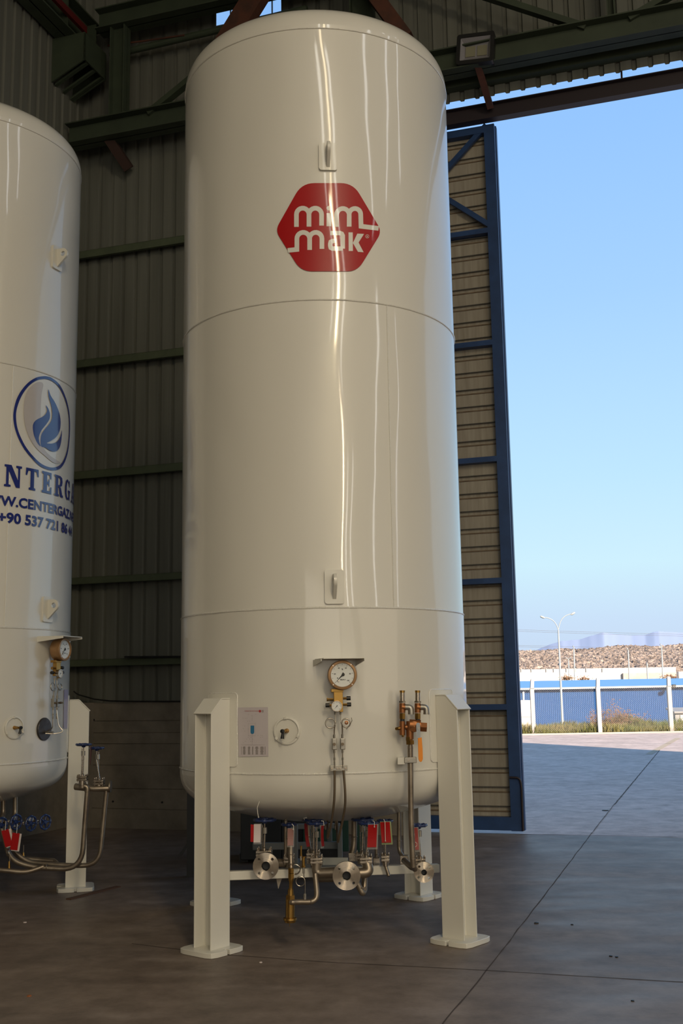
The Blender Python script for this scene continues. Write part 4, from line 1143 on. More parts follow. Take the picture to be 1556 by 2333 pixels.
# brass strainer column
m_ = MB(); m_.hexnut(Wf(663, 1978), Wf(663, 1989), .0185); m_.hexnut(Wf(663.3, 1990), Wf(663.3, 2001), .0195); m_.tube([Wf(663.3, 2000), Wf(663.2, 2006), Wf(663, 2009), Wf(662.5, 2024), Wf(662.3, 2027), Wf(662, 2044)], [.016, .016, .012, .012, .018, .020], 18)
BS = obj('brass_strainer', m_, BRASS, TK, sm=30)
m_ = MB(); m_.hexnut(Wf(661.5, 2039), Wf(661.5, 2053), .030); m_.tube([Wf(661.5, 2048), Wf(661, 2090)], .0285, 24); obj('strainer_body', m_, BRASS, BS, sm=30)
m_ = MB(); m_.lathe([(.0005, .022), (.026, .022), (.030, .018), (.041, .016), (.042, .004), (.036, 0), (.034, -.01), (.0005, -.012)], Wf(661, 2097), up_, 32)
m_.cyl(Wf(659.5, 2100), Wf(659.5, 2111), .0018, 6); obj('strainer_cap', m_, BRASS, BS)
m_ = MB(); pth = smoothpath([Wf(662, 2053, .012), Wf(664, 2056, -.034), Wf(675, 2055, -.015), Wf(724, 2055, .02), Wf(718, 1990, .05)], .06, 8)
m_.tube(pth, .0165, 18)
for x in (678, 708): m_.torus(Wf(x, 2055, .01 * (x - 664) / 60), V((1, .1, 0)), .0165, .0022, 24, 6)
m_.torus(Wf(718.8, 2000, .05), up_, .0175, .003)
obj('outlet_pipe', m_, PIPE, TK)
# capillary with coils and small brass safety valves
m_ = MB(); m_.tube([Wf(694.5, 2051), Wf(694.5, 2036)], [.009, .0085], 12); m_.hexnut(Wf(694.5, 2044), Wf(694.5, 2038), .0095); obj('tube_fitting', m_, ZINC, TK)
m_ = MB(); lc = Wf(684.5, 2008, .0); m_.tube([Wf(694.8, 2038), Wf(695.2, 2015)] + arc(lc, V((1, 0, 0)), up_, .028, 10, 350, 24) + [Wf(692.5, 2000, .015), Wf(692, 1985, .01)], .0028, 8)
m_.tube(arc(Wf(673, 1981, .02), V((1, 0, 0)), up_, .029, -120, 110, 16), .003, 8); m_.tube([Wf(671, 1990, .01), Wf(678, 1990, .01), Wf(683, 1984, .01), Wf(685, 1975, .01), Wf(685.5, 1958, .01)], .003, 8)
obj('capillary_tube', m_, TUBE, TK)
for (x, y0, y1, r_) in ((691.5, 1951, 1976, .010), (686, 1927, 1951, .0055)):
    m_ = MB(); m_.cyl(Wf(x, y0), Wf(x, y1), r_, 14); m_.hexnut(Wf(x, y0), Wf(x, y0 + 2.5), r_ * 1.4); m_.hexnut(Wf(x, y1 - 4), Wf(x, y1), r_ * 1.35); obj('small_relief_valve', m_, BRASS, TK)
m_ = MB(); m_.cyl(Wf(691.5, 1976), Wf(692, 1990), .0075, 10); m_.cyl(Wf(685.5, 1950), Wf(685.5, 1960), .0075, 10); obj('tube_fitting', m_, ZINC, TK)
# valves C: pair in the middle left, D: pair in the middle right
cryo_valve(YA + .34, 713.5, 1867, 25, 1890, 714, 1948, 30, label='rear one of the two middle-left bottom valves')
cryo_valve(YA + .12, 721.5, 1875, 23, 1901, 721.5, 1959.5, 27, label='front one of the two middle-left bottom valves')
cryo_valve(YA + .34, 826, 1866.5, 25, 1889, 825.5, 1950, 30, label='rear one of the two middle-right bottom valves')
cryo_valve(YA + .12, 838.5, 1875, 23, 1899, 834.5, 1959, 27, label='front one of the two middle-right bottom valves')
fM = Wf(789.5, 1995.5)
tocam = (O - fM); tocam.z = 0; tocam.normalize()
flange_centered(TK, fM, tocam, 30.5 / kA, 8.7 / kA, .018, label='middle steel pipe flange')
m_ = MB()
m_.tube(smoothpath([Wf(722, 1964, .12), Wf(720, 1990, .12), Wf(770, 1987, .10)], .09, 8), .031, 20)
m_.tube(smoothpath([Wf(765, 1986, .10), Wf(789, 1994, .09), Wf(789.5, 1995.5, .06)], .05, 6), .027, 20)
m_.tube(smoothpath([Wf(836, 1964, .12), Wf(842, 1988, .10), Wf(812, 1990, .09), Wf(790, 1995, .08)], .07, 8), .031, 20)
m_.tube(smoothpath([Wf(714, 1955, .34), Wf(716, 2003, .28), Wf(765, 2002, .18)], .06, 8), .020, 16)
m_.tube(smoothpath([Wf(810, 2004, .14), Wf(826, 2036, .14), Wf(830, 2030, .16), Wf(831, 1985, .2)], .05, 8), .019, 16)
for c_, ax in ((Wf(765, 1986.5, .10), (1, 0, 0)), (Wf(826, 2022, .14), (0, 0, 1))): m_.torus(c_, ax, .028 if c_.z > .36 else .019, .003)
obj('valve_body', m_, PIPE, TK)
# valve E
cryo_valve(YA + .25, 877, 1870, 18, 1893, 878, 1955, 18, label='small bottom valve with a slanting drain spout')
m_ = MB(); m_.tube(smoothpath([Wf(878, 1960, .25), Wf(878, 1972, .25), Wf(886, 1996, .22)], .03), .012, 14); obj('drain_spout', m_, PIPE, TK)
# valve F with right flange
cryo_valve(YA + .10, 953.5, 1880, 19.5, 1899, 958, 1962, 22, label='bottom valve with the rightmost small flange')
fR = Wf(966, 1987.5)
tocam = (O - fR); tocam.z = 0; tocam.normalize()
flange_centered(TK, fR, tocam + V((.10, 0, 0)), 22 / kA, 5.6 / kA, .015, rot=40, bolt=.0075, label='rightmost small steel pipe flange')
m_ = MB(); m_.tube([Wf(966, 1987, .045), Wf(960, 1975, .10), Wf(958, 1966, .10)], [.022, .026, .024], 16); m_.tube(smoothpath([Wf(956, 1976, .1), Wf(940, 1978, .14), Wf(920, 1960, .24)], .05), .019, 16); obj('valve_body', m_, PIPE, TK)
# pipes dropping from the bottom head
for pts, r_ in (([(909, 1840, .45), (909, 1940, .45), (922, 1958, .40)], .0135), ([(807, 1850, .45), (807, 1925, .45), (800, 1950, .42)], .019), ([(702, 1850, .5), (703, 1925, .5), (708, 1952, .42)], .013), ([(742, 1850, .5), (741, 1890, .5)], .006), ([(765, 1850, .5), (764, 1890, .5)], .006), ([(651, 1850, .4), (651, 1930, .4)], .010), ([(857, 1900, .5), (858, 1962, .5)], .012)):
    m_ = MB(); P = [Wf(*p) for p in pts]; m_.tube(smoothpath(P, .06), r_, 14); m_.torus(P[0] * .25 + P[1] * .75, up_, r_, .003, 20, 6); obj('drop_pipe', m_, PIPE, TK)
for x, y, s_ in ((921, 1959, .055), (803, 1952, .05), (707, 1958, .05), (858, 1962, .045)):
    m_ = MB(); m_.box(Wf(x, y, .42), s_, .06, s_ * 1.05, sx, vd, up_); obj('valve_block', m_, STEEL, TK, sm=0, bev=.003)
# support rail across the front legs and gusset
m_ = MB(); m_.bar(W(520, 1994.5, 7.12), W(999, 1977.5, 7.42), .05, .052)
RL = obj('support_rail', m_, PAINT2, TK, sm=0, bev=.003)
m_ = MB(); a, b = W(735, 1962, 7.30), W(792, 1962, 7.34); m_.bar(a, b, .012, .045); obj('rail_plate', m_, FRAMEG, TK, sm=0)
m_ = MB(); m_.add([Wf(628, 1995, .3), Wf(645, 1993, .3), Wf(634, 2025, .28), Wf(629, 1995, .31), Wf(646, 1993, .31), Wf(635, 2025, .29)], [(0, 1, 2), (5, 4, 3), (0, 3, 4, 1), (1, 4, 5, 2), (2, 5, 3, 0)]); obj('bracket_plate', m_, PIPE, TK, sm=0)

# ---- data sheet stuck on the tank
DS = obj('data_sheet', decal_px([[(541.5, 1612), (610.5, 1611), (611.5, 1723), (544, 1724)]], C1, .004), PAPER, None, sm=60, recalc=False)
tag(DS, 'laminated flow diagram sheet with a small blue tank symbol, stuck beside the left front leg', 'notice')
def c4(x, y): return (520 + x / 7.78, 1600 + y / 7.78)
def rc(x0, y0, x1, y1): return [c4(x0, y0), c4(x1, y0), c4(x1, y1), c4(x0, y1)]
blue = [c4(395, 413), c4(460, 413), c4(460, 535), c4(450, 555), c4(427, 563), c4(405, 555), c4(395, 535)]
obj('tank_symbol', decal_px([blue], C1, .0052), BLUEINK, DS, sm=0, recalc=False)
red = [[c4(562 + 23 * math.cos(PI / 3 * i), 158 + 26 * math.sin(PI / 3 * i)) for i in range(6)]]
tx = text_polys('STORAGE TANK FLOW DIAGRAM', 22, .3, .78)
red += [[c4(290 + p[0], 163 - p[1]) for p in q] for q in tx]
obj('red_print', decal_px(red, C1, .0052), REDINK, DS, sm=0, recalc=False)
ink = [rc(592, 138 + 12 * i, 628, 144 + 12 * i) for i in range(4)]
for (x, y) in ((292, 422), (268, 466), (293, 510), (355, 475), (298, 285), (345, 336), (376, 336), (262, 283), (421, 237), (352, 626), (573, 590), (573, 622), (265, 720), (395, 694), (425, 694), (383, 655), (328, 655), (433, 655)):
    ink.append(rc(x - 4, y - 4, x + 4, y + 4))
for (x, y) in ((600, 590), (607, 620), (524, 590), (400, 626), (360, 215), (485, 215), (330, 283), (305, 694)): ink.append(rc(x - 10, y - 2, x + 12, y + 1))
ink += [rc(421, 560, 424, 750), rc(420, 230, 423, 330), rc(350, 594, 480, 596), rc(355, 380, 357, 600), rc(480, 360, 482, 595), rc(225, 755, 645, 758), rc(355, 378, 482, 380)]
obj('black_print', decal_px(ink, C1, .0052), GREYINK, DS, sm=0, recalc=False)
tb = []
random.seed(3)
for x0, x1 in ((255, 310), (345, 392), (475, 535), (565, 630), (415, 450), (640, 665), (225, 240)):
    for i in range(16):
        w_ = (x1 - x0) * (random.uniform(.5, 1) if x1 - x0 > 35 else .6); m0_ = (x0 + x1) / 2; y = 785 + i * 9
        tb.append(rc(m0_ - w_ / 2, y, m0_ + w_ / 2, y + 5))
obj('table_print', decal_px(tb, C1, .0052), GREYINK, DS, sm=0, recalc=False)

# ---- tags hanging from the valves: each its own thing
def vtag(px, py, w_, h_, d, tilt, ma, label, sleeve=None, tie=None, ma2=None, yaw=0.0, grp=None):
    top = W(px, py, YA + d)
    T_ = root('valve_tag', top, label, 'tag', grp)
    k = CF / (YA + d); X_ = V((math.cos(yaw), math.sin(yaw), 0)); Zd = V((math.sin(tilt), 0, -math.cos(tilt))); Nn = X_.cross(Zd).normalized()
    W_, H_ = w_ / k, h_ / k
    m_ = MB(); n = 8; vs = []
    for i in range(n + 1):
        for s_ in (-1, 1):
            for b_ in (0, 1):
                vs.append(top + Zd * H_ * i / n + X_ * s_ * W_ / 2 + Nn * (.006 * math.sin(i / n * 3.0) + b_ * .0012))
    fs = []
    for i in range(n):
        a_ = 4 * i; b_ = a_ + 4
        fs += [(a_, a_ + 2, b_ + 2, b_), (a_ + 1, b_ + 1, b_ + 3, a_ + 3), (a_, b_, b_ + 1, a_ + 1), (a_ + 2, a_ + 3, b_ + 3, b_ + 2)]
    fs += [(0, 1, 3, 2), (4 * n, 4 * n + 2, 4 * n + 3, 4 * n + 1)]
    m_.add(vs, fs); obj('tag_card', m_, ma, T_, sm=0)
    if sleeve:
        m_ = MB(); c_ = top + Zd * H_ * .54; m_.box(c_ + Nn * .010 + X_ * W_ * .06, W_ * 1.16, .001, H_ * 1.12, X_, Nn, Zd); obj('plastic_sleeve', m_, sleeve, T_, sm=0)
    if tie:
        m_ = MB(); P = [W(x, y, YA + d - .02) for x, y in tie]; m_.tube(P, .0022, 6); m_.lathe([(.0004, 0), (.004, .001), (.0004, .005)], P[-1], V((0, -1, 0)), 8); obj('cable_tie', m_, STRING, T_)
    if ma2:
        m_ = MB(); m_.box(top + Zd * H_ * .5 + X_ * -W_ * .62 + Nn * .008, W_ * .7, .001, H_ * .95, (X_ + Zd * .15).normalized(), Nn, Zd); obj('rear_card', m_, ma2, T_, sm=0)
    return T_
vtag(586, 1878, 15, 39, -.06, -.02, WHT, 'white printed tag in a sleeve with a red card behind, on the leftmost blue handwheel', CLEAR, [(591, 1826), (586, 1840), (587, 1852), (589, 1862)], REDT)
vtag(662, 1888, 13, 36, -.02, -.03, mat('pinkish_tag_card', (.34, .17, .15), .5, alpha=.85), 'narrow pinkish tag in clear plastic on the small handwheel beside the brass strainer', CLEAR, [(665, 1877), (669, 1882), (668, 1890)])
vtag(697, 1876, 9, 50, .20, .10, mat('dark_red_tag', (.20, .006, .008), .5), 'dark red tag on the left side of the middle-left pair of handwheels', None, [(694, 1868), (692, 1864), (698, 1863)], yaw=.7)
vtag(735, 1881, 8, 44, .02, .02, mat('dark_red_tag_card', (.24, .006, .008), .5), 'dark red tag on the right side of the middle-left pair of handwheels', CLEAR, [(732, 1870), (737, 1871), (738, 1880)], yaw=.8)
vtag(849, 1879, 20, 48, .04, -.06, REDT, 'bright red tag hanging from the middle-right pair of handwheels', CLEAR, [(849, 1870), (853, 1872), (853, 1884)])
vtag(877, 1873, 21, 44, .12, .06, REDT, 'bright red tag on the handwheel of the valve with the drain spout', GREENC, [(874, 1866), (877, 1873), (878, 1916)])
vtag(943, 1886, 16, 47, -.02, .04, mat('faded_red_tag', (.32, .05, .045), .45, alpha=.9), 'faded red tag in a clear sleeve with a round tie loop, on the rightmost handwheel', CLEAR, [(941, 1884), (941, 1877), (943, 1878), (941, 1888), (944, 1900), (944, 1930)])
m_ = MB(); P0 = W(944, 1924, YA - .05); m_.tube(arc(P0, V((1, 0, 0)), up_, .0155, 0, 350, 20), .0014, 6)
lo_ = [o for o in bpy.data.objects if o.name.startswith('valve_tag')][-1]
obj('tie_loop', m_, STRING, lo_)

# ================================================================ LEFT TANK
T2 = root('storage_tank', (C2[0], C2[1], 0), 'white upright storage tank at the left edge with a blue flame emblem and company lettering', 'tank')
zs2 = []
ZT2 = (6.13, 4.12, 2.066, 1.053)
tank_body(T2, C2, ZT2)
for k in range(4): leg(T2, C2, math.radians(13.7) + k * PI / 2, 1.512)
vseam(T2, C2, [(31.5, 834), (24, 1050), (10, 1425)])
AG = math.radians(-19.7)
for (x, y) in ((128, 588), (103, 1388)):
    P = CYL(x, y, C2); a = ang(P, C2)
    lug(T2, C2, math.radians(-21.5), P.z, .2, .122)
L2, o2, t2 = instruments(T2, C2, AG, .262, tail=False)
a, z = sz(32, 1658, C2); ringcap(T2, C2, a, z, -1)
m_ = MB(); cp = on_cyl(C2, AG - .03, L2(765, 1766, 0).z, 1.0); m_.lathe([(.0005, .010), (.085, .010), (.088, .006), (.088, -.01)], cp, o2, 40)
CPL = obj('cover_plate', m_, mat('dark_foil_cover', (.06, .055, .055), .35, .5, bump=(12, .5), bdist=.01), T2)
m_ = MB(); m_.tube(smoothpath([L2(757.5, 1712, .07), L2(757.5, 1765, .07), L2(757.5, 1772, .02)], .03), .0042, 8); m_.tube(smoothpath([L2(776, 1712, .07), L2(776, 1758, .09), L2(783, 1774, .13), L2(765, 1780, .08), L2(750, 1778, .02)], .03), .0042, 8); obj('instrument_tube', m_, TUBE, T2)
m_ = MB(); m_.hexnut(L2(757, 1775, .01), L2(757, 1775, .05), .009); m_.hexnut(L2(757, 1775, .055), L2(757, 1775, .08), .008); obj('tube_fitting', m_, ZINC, CPL)
m_ = MB(); m_.tube([L2(779, 1692, .07), L2(779, 1692, .12)], .006, 10); m_.bar(L2(779, 1684, .125), L2(779, 1700, .125), .006, .006, o2); obj('tee_handle', m_, ZINC, T2)
# sheet near the edge
m_ = decal_px([[(146, 1571), (155.5, 1571), (153.5, 1660), (144.5, 1660)]], C2, .004); tag(obj('data_sheet', m_, mat('violet_tinted_sheet', (.45, .40, .52), .4), None, sm=0, recalc=False), 'narrow sliver of a laminated sheet near the right edge of the left tank', 'notice')
# lettering wrapped round the tank
def c5(p): return (p[0] / 5.0731, 800 + p[1] / 5.0731)
def place_text(txt, size, x_anchor_px, y_anchor_px, off=.0025, bold=0, sx_=1.0, anchor_char=None):
    polys = text_polys(txt, size, bold, sx_)
    pre = text_polys(anchor_char, size, bold, sx_) if anchor_char else None
    w0_ = max(p[0] for q in pre for p in q) if pre else 0
    a_, z_ = sz(x_anchor_px, y_anchor_px, C2)
    out = [[(a_ + (p[0] - w0_), z_ + p[1]) for p in q] for q in polys]
    bm = slice_polys(out, .03)
    m_ = bmesh_to_mb(bm, lambda c_: on_cyl(C2, c_.x, c_.y, 1 + off)); bm.free()
    return m_
EMB = None
# emblem ring: outer and inner outline from the photograph
outer = [(500, 290), (420, 305), (330, 360), (250, 450), (190, 560), (158, 690), (155, 790), (175, 900), (215, 1010), (280, 1130), (360, 1230), (450, 1320), (540, 1365), (620, 1378), (690, 1360), (740, 1300), (780, 1190), (800, 1060), (810, 900), (805, 740), (780, 600), (735, 470), (680, 375), (600, 310), (550, 293)]
inner = [(500, 322), (430, 335), (345, 390), (275, 475), (222, 580), (190, 690), (187, 790), (205, 900), (245, 1005), (305, 1115), (385, 1215), (470, 1295), (550, 1335), (618, 1345), (680, 1325), (727, 1275), (768, 1175), (790, 1055), (800, 900), (795, 745), (768, 610), (722, 488), (668, 400), (600, 345), (545, 325)]
def catm(P, n=4):
    out = []; N = len(P)
    for i in range(N):
        p0, p1, p2, p3 = [V(P[(i + k) % N]) for k in (-1, 0, 1, 2)]
        for j in range(n):
            t = j / n; q = .5 * ((2 * p1) + (p2 - p0) * t + (2 * p0 - 5 * p1 + 4 * p2 - p3) * t * t + (3 * p1 - p0 - 3 * p2 + p3) * t ** 3)
            out.append((q.x, q.y))
    return out
oc, ic = catm(outer), catm(inner); n = len(oc)
ringp = [[c5(oc[i]), c5(oc[(i + 1) % n]), c5(ic[(i + 1) % n]), c5(ic[i])] for i in range(n)]
EM2 = obj('emblem', decal_px(ringp, C2, .0025), BLUEV, T2, sm=60, recalc=False)
pale = catm([(430, 360), (330, 440), (285, 560), (275, 700), (290, 850), (340, 1000), (420, 1120), (520, 1210), (620, 1290), (700, 1290), (640, 1250), (560, 1190), (500, 1100), (480, 900), (470, 700), (480, 500), (500, 380)])
obj('emblem_shade', decal_px([[c5(p) for p in pale]], C2, .0020), PALEV, EM2, sm=60, recalc=False)
f1 = catm([(560, 440), (585, 510), (640, 600), (685, 710), (702, 820), (690, 920), (650, 990), (590, 1035), (540, 1062), (600, 1068), (660, 1045), (700, 980), (715, 910), (712, 1010), (695, 1100), (660, 1150), (610, 1160), (560, 1140), (520, 1112), (478, 1103), (468, 1040), (480, 960), (520, 900), (570, 840), (600, 780), (603, 690), (585, 600), (562, 520)], 3)
f2 = catm([(530, 625), (560, 665), (578, 730), (570, 790), (530, 850), (480, 915), (450, 990), (455, 1050), (470, 1102), (430, 1060), (395, 980), (380, 900), (385, 840), (420, 795), (480, 765), (525, 730), (545, 680)], 3)
obj('flame_mark', decal_px([[c5(p) for p in f1], [c5(p) for p in f2]], C2, .0028), BLUEV, EM2, sm=60, recalc=False)
# slab-serif name: strokes in a unit box, wrapped at constant height
aE, zE0 = sz(93.5, 1121, C2)              # lower left of the letter E
_, zE1 = sz(93.5, 1072, C2)
HL = zE1 - zE0
slab_glyphs = {
 'C': (.80, [[(.74, .68), (.74, .98), (.66, .98), (.60, .90), (.46, .99), (.30, .99), (.12, .86), (.04, .62), (.04, .38), (.12, .14), (.30, .01), (.50, .01), (.66, .10), (.76, .28), (.66, .32), (.56, .16), (.46, .10), (.34, .14), (.27, .34), (.27, .66), (.34, .86), (.46, .90), (.58, .84), (.66, .68)]]),
 'E': (.84, [[(.02, 0), (.80, 0), (.80, .32), (.70, .32), (.64, .12), (.42, .12), (.42, .44), (.52, .44), (.54, .34), (.62, .34), (.62, .68), (.54, .68), (.52, .56), (.42, .56), (.42, .88), (.62, .88), (.68, .70), (.78, .70), (.78, 1), (.02, 1), (.02, .90), (.14, .88), (.14, .12), (.02, .10)]]),
 'N': (1.0, [[(.0, 0), (.36, 0), (.36, .09), (.24, .11), (.24, .72), (.66, 0), (.88, 0), (.88, .89), (.98, .91), (.98, 1), (.64, 1), (.64, .91), (.76, .89), (.76, .34), (.38, 1), (.0, 1), (.0, .91), (.10, .89), (.10, .11), (.0, .09)]]),
 'T': (.88, [[(.22, 0), (.66, 0), (.66, .09), (.56, .12), (.56, .88), (.70, .88), (.78, .66), (.87, .66), (.85, 1), (.03, 1), (.01, .66), (.10, .66), (.18, .88), (.32, .88), (.32, .12), (.22, .09)]]),
 'R': (.96, [[(.02, 0), (.48, 0), (.48, .09), (.38, .11), (.38, .44), (.46, .44), (.58, .06), (.68, 0), (.94, 0), (.94, .10), (.84, .12), (.70, .42), (.60, .48), (.80, .56), (.86, .74), (.80, .93), (.60, 1), (.38, 1), (.38, .90), (.52, .90), (.60, .84), (.62, .74), (.58, .62), (.50, .55), (.38, .55), (.38, 1), (.02, 1), (.02, .91), (.12, .89), (.12, .11), (.02, .09)]]),
 'G': (.92, [[(.74, .66), (.74, .98), (.66, .98), (.60, .90), (.46, .99), (.30, .99), (.12, .86), (.04, .62), (.04, .38), (.12, .14), (.30, .01), (.46, .01), (.60, .10), (.68, .02), (.78, .02), (.78, .38), (.86, .40), (.86, .49), (.48, .49), (.48, .40), (.58, .38), (.58, .18), (.46, .10), (.34, .14), (.27, .34), (.27, .66), (.34, .86), (.46, .90), (.58, .84), (.66, .66)]]),
 'A': (.92, [[(-.02, 0), (.32, 0), (.32, .09), (.24, .11), (.28, .26), (.36, .26), (.36, .36), (.31, .36), (.43, .78), (.54, .36), (.36, .36), (.36, .26), (.57, .26), (.61, .11), (.52, .09), (.52, 0), (.94, 0), (.94, .09), (.85, .11), (.60, 1), (.36, 1), (.10, .11), (-.02, .09)]]),
 'Z': (.84, [[(.04, 0), (.78, 0), (.80, .36), (.70, .36), (.62, .12), (.36, .12), (.78, .90), (.78, 1), (.08, 1), (.06, .68), (.16, .68), (.24, .88), (.46, .88), (.04, .10)]]),
}
word = 'CENTERGAZ'; GX = HL * .98; gap = .20
xs = [0]
for ch in word: xs.append(xs[-1] + slab_glyphs[ch][0] + gap)
x_anchor = xs[4]                           # second E
polys = []
for i, ch in enumerate(word):
    for P_ in slab_glyphs[ch][1]:
        polys.append([(aE + (p[0] + xs[i] - x_anchor) * GX * .90, zE0 + p[1] * HL) for p in P_])
bm = slice_polys(polys, .03); m_ = bmesh_to_mb(bm, lambda c_: on_cyl(C2, c_.x, c_.y, 1.0028)); bm.free()
obj('name_lettering', m_, BLUEV, T2, sm=60, recalc=False)
def fit_text(txt, a_chars, pA, b_chars, pB, hpx_top, bold, off=.0028):
    """baseline through pA (right end of a_chars) and width fixed by pB (right end of b_chars)"""
    aA, zA = sz(*pA, C2); aB, _ = sz(*pB, C2); _, zt_ = sz(*hpx_top, C2)
    hh_ = zt_ - zA; size = hh_ / .70
    wid = lambda s_: max(p[0] for q in text_polys(s_, size, bold * size) for p in q)
    wA = wid(a_chars); wB = wid(b_chars); k = (aB - aA) / (wB - wA)
    polys = [[(aA + (p[0] - wA) * k, zA + p[1]) for p in q] for q in text_polys(txt, size, bold * size)]
    bm = slice_polys(polys, .03); m_ = bmesh_to_mb(bm, lambda c_: on_cyl(C2, c_.x, c_.y, 1 + off)); bm.free()
    return m_
obj('web_lettering', fit_text('WWW.CENTERGAZ.NET', 'WWW', c5((185, 1798)), 'WWW.CENTERG', c5((715, 1910)), c5((185, 1690)), .035), BLUEV, T2, sm=0, recalc=False)
obj('phone_lettering', fit_text('+90 537 721 86 44', '+90', c5((240, 1998)), '+90 537 721', c5((668, 2080)), c5((240, 1885)), .035), BLUEV, T2, sm=0, recalc=False)
# pipework on the right side of the left tank
YB = 8.62
def Wb(x, y, d=0.0): return W(x, y, YB + d)
vd0, sx0 = vd, sx
for (xw, yw, rw, yblk, xs_, ybon, d, lb) in ((190.5, 1696, 18, 1716, 188, 1773, 0.0, 'side valve standing in front of the leg of the left tank'), (220.5, 1704, 17, 1724, 226, 1782, .05, 'outermost side valve of the left tank')):
    cryo_valve(YB + d, xw, yw, rw, yblk, xs_, ybon, 22, T=T2, label=lb)
    vt = root('valve_tag', Wb(xw + (16 if d == 0 else -14), yw + 6, d), 'dull red tag on the ' + ('nearer' if d == 0 else 'outermost') + ' side valve beside the left tank', 'tag')
    m_ = MB(); m_.bar(Wb(xw + (17 if d == 0 else -12), yw + 4, d - .02), Wb(xw + (15 if d == 0 else -15), yw + 38, d - .02), .002, .022, V((0, 1, 0))); obj('tag_card', m_, mat('dull_red_card', (.15, .05, .04), .5), vt, sm=0)
m_ = MB(); m_.tube([Wb(172, 1792, .06), Wb(180, 1793, .05), Wb(215, 1797, .03), Wb(248, 1796, .05)], [.026, .026, .024, .024], 16); m_.cyl(Wb(188, 1776), Wb(188, 1795), .024, 16); m_.cyl(Wb(227, 1786, .05), Wb(227, 1798, .05), .024, 16)
m_.tube([Wb(250, 1792, .05), Wb(253, 1792, .05)], .045, 24); obj('valve_manifold_pipe', m_, PIPE, T2)
m_ = MB(); m_.tube(smoothpath([Wb(186, 1790), Wb(200, 1792), Wb(193, 1880), Wb(186, 1982), Wb(75, 1976), Wb(24, 1960), Wb(4, 1890, .1)], .22, 8), .0195, 16)
m_.torus(Wb(199, 1803), up_, .02, .003); m_.torus(Wb(77, 1976.5), (1, 0, 0), .0195, .003); m_.torus(Wb(107, 1975.5), (1, 0, 0), .0195, .003); obj('bent_pipe', m_, PIPE, T2)
m_ = MB(); m_.tube(smoothpath([Wb(228, 1794, .05), Wb(243, 1797, .05), Wb(234, 1890, .05), Wb(226, 1972, .05), Wb(145, 1972, .05), Wb(60, 1964, .08), Wb(28, 1935, .1), Wb(24, 1880, .12)], .2, 8), .0185, 16); m_.torus(Wb(241.5, 1803, .05), up_, .019, .003); m_.tube([Wb(60, 1957, .12), Wb(123, 1961, .12), Wb(130, 1968, .08)], .019, 14); obj('bent_pipe', m_, PIPE, T2)
m_ = MB(); m_.tube(smoothpath([Wb(-40, 1978, -.04), Wb(20, 1984, -.04), Wb(60, 1988, -.03), Wb(100, 1974, .0)], .1, 6), .019, 16); obj('bent_pipe', m_, PIPE, T2)
for x in (8, 35):
    m_ = MB(); m_.tube(smoothpath([Wb(x, 1815, .3), Wb(x, 1852, .3), Wb(x - 5, 1868, .26)], .05), .020, 14); m_.torus(Wb(x, 1854, .3), up_, .02, .003); obj('drop_pipe', m_, PIPE, T2)
for i, (x, y) in enumerate(((4, 1880), (37, 1873), (71, 1876), (103, 1873))):
    P = Wb(x, y, .1 + .03 * i); ax = V((.86, -.5, 0)).normalized()
    m_ = MB(); m_.cyl(P - ax * .16, P, .006, 10); m_.hexnut(P - ax * .12, P - ax * .08, .014); m_.box(P - ax * .17, .03, .06, .06, ax, V((-ax.y, ax.x, 0)), up_); hv = obj('gate_valve', m_, STEEL, T2, label='small bottom valve with a sideways blue handwheel')
    handwheel(P, .062, hv, ax)
for (x, y, tl, lb) in ((11, 1890, .28, 'red tag under the left tank, the one slanting down to the right'), (37, 1897, -.12, 'red tag under the left tank, beside the slanting tag')):
    top = Wb(x, y, -.02); vt = root('valve_tag', top, lb, 'tag'); Zd = V((math.sin(tl), 0, -math.cos(tl))); X_ = V((math.cos(tl), 0, math.sin(tl)))
    m_ = MB(); m_.box(top + Zd * .065, .055, .0015, .125, X_, V((0, 1, 0)), Zd); obj('tag_card', m_, REDT, vt, sm=0)
    m_ = MB(); m_.box(top + Zd * .070 + X_ * .01 + V((0, .006, 0)), .062, .001, .13, X_, V((0, 1, 0)), Zd); obj('rear_card', m_, WHT, vt, sm=0)
    m_ = MB(); m_.tube([top + V((0, .02, .06)), top + V((.008, -.01, .04)), top + V((.006, -.01, -.005))], .0022, 6); obj('cable_tie', m_, STRING, vt)
m_ = MB()
for i in range(3): m_.torus(Wb(16 + 2 * i, 1942, -.03), V((1, .2, 0)), .024, .003, 24, 6)
m_.tube([Wb(22, 1950, -.03), Wb(22, 1962, -.03)], .003, 6); m_.tube([Wb(54, 1925, .1), Wb(53, 1955, .1)], .003, 6); obj('capillary_tube', m_, TUBE, T2)
for x, y, d in ((21, 1970, -.03), (53.5, 1950, .1)):
    m_ = MB(); m_.tube([Wb(x, y + 10, d), Wb(x, y, d), Wb(x, y - 8, d)], [.012, .009, .006], 10); obj('tube_fitting', m_, BRASS, T2)

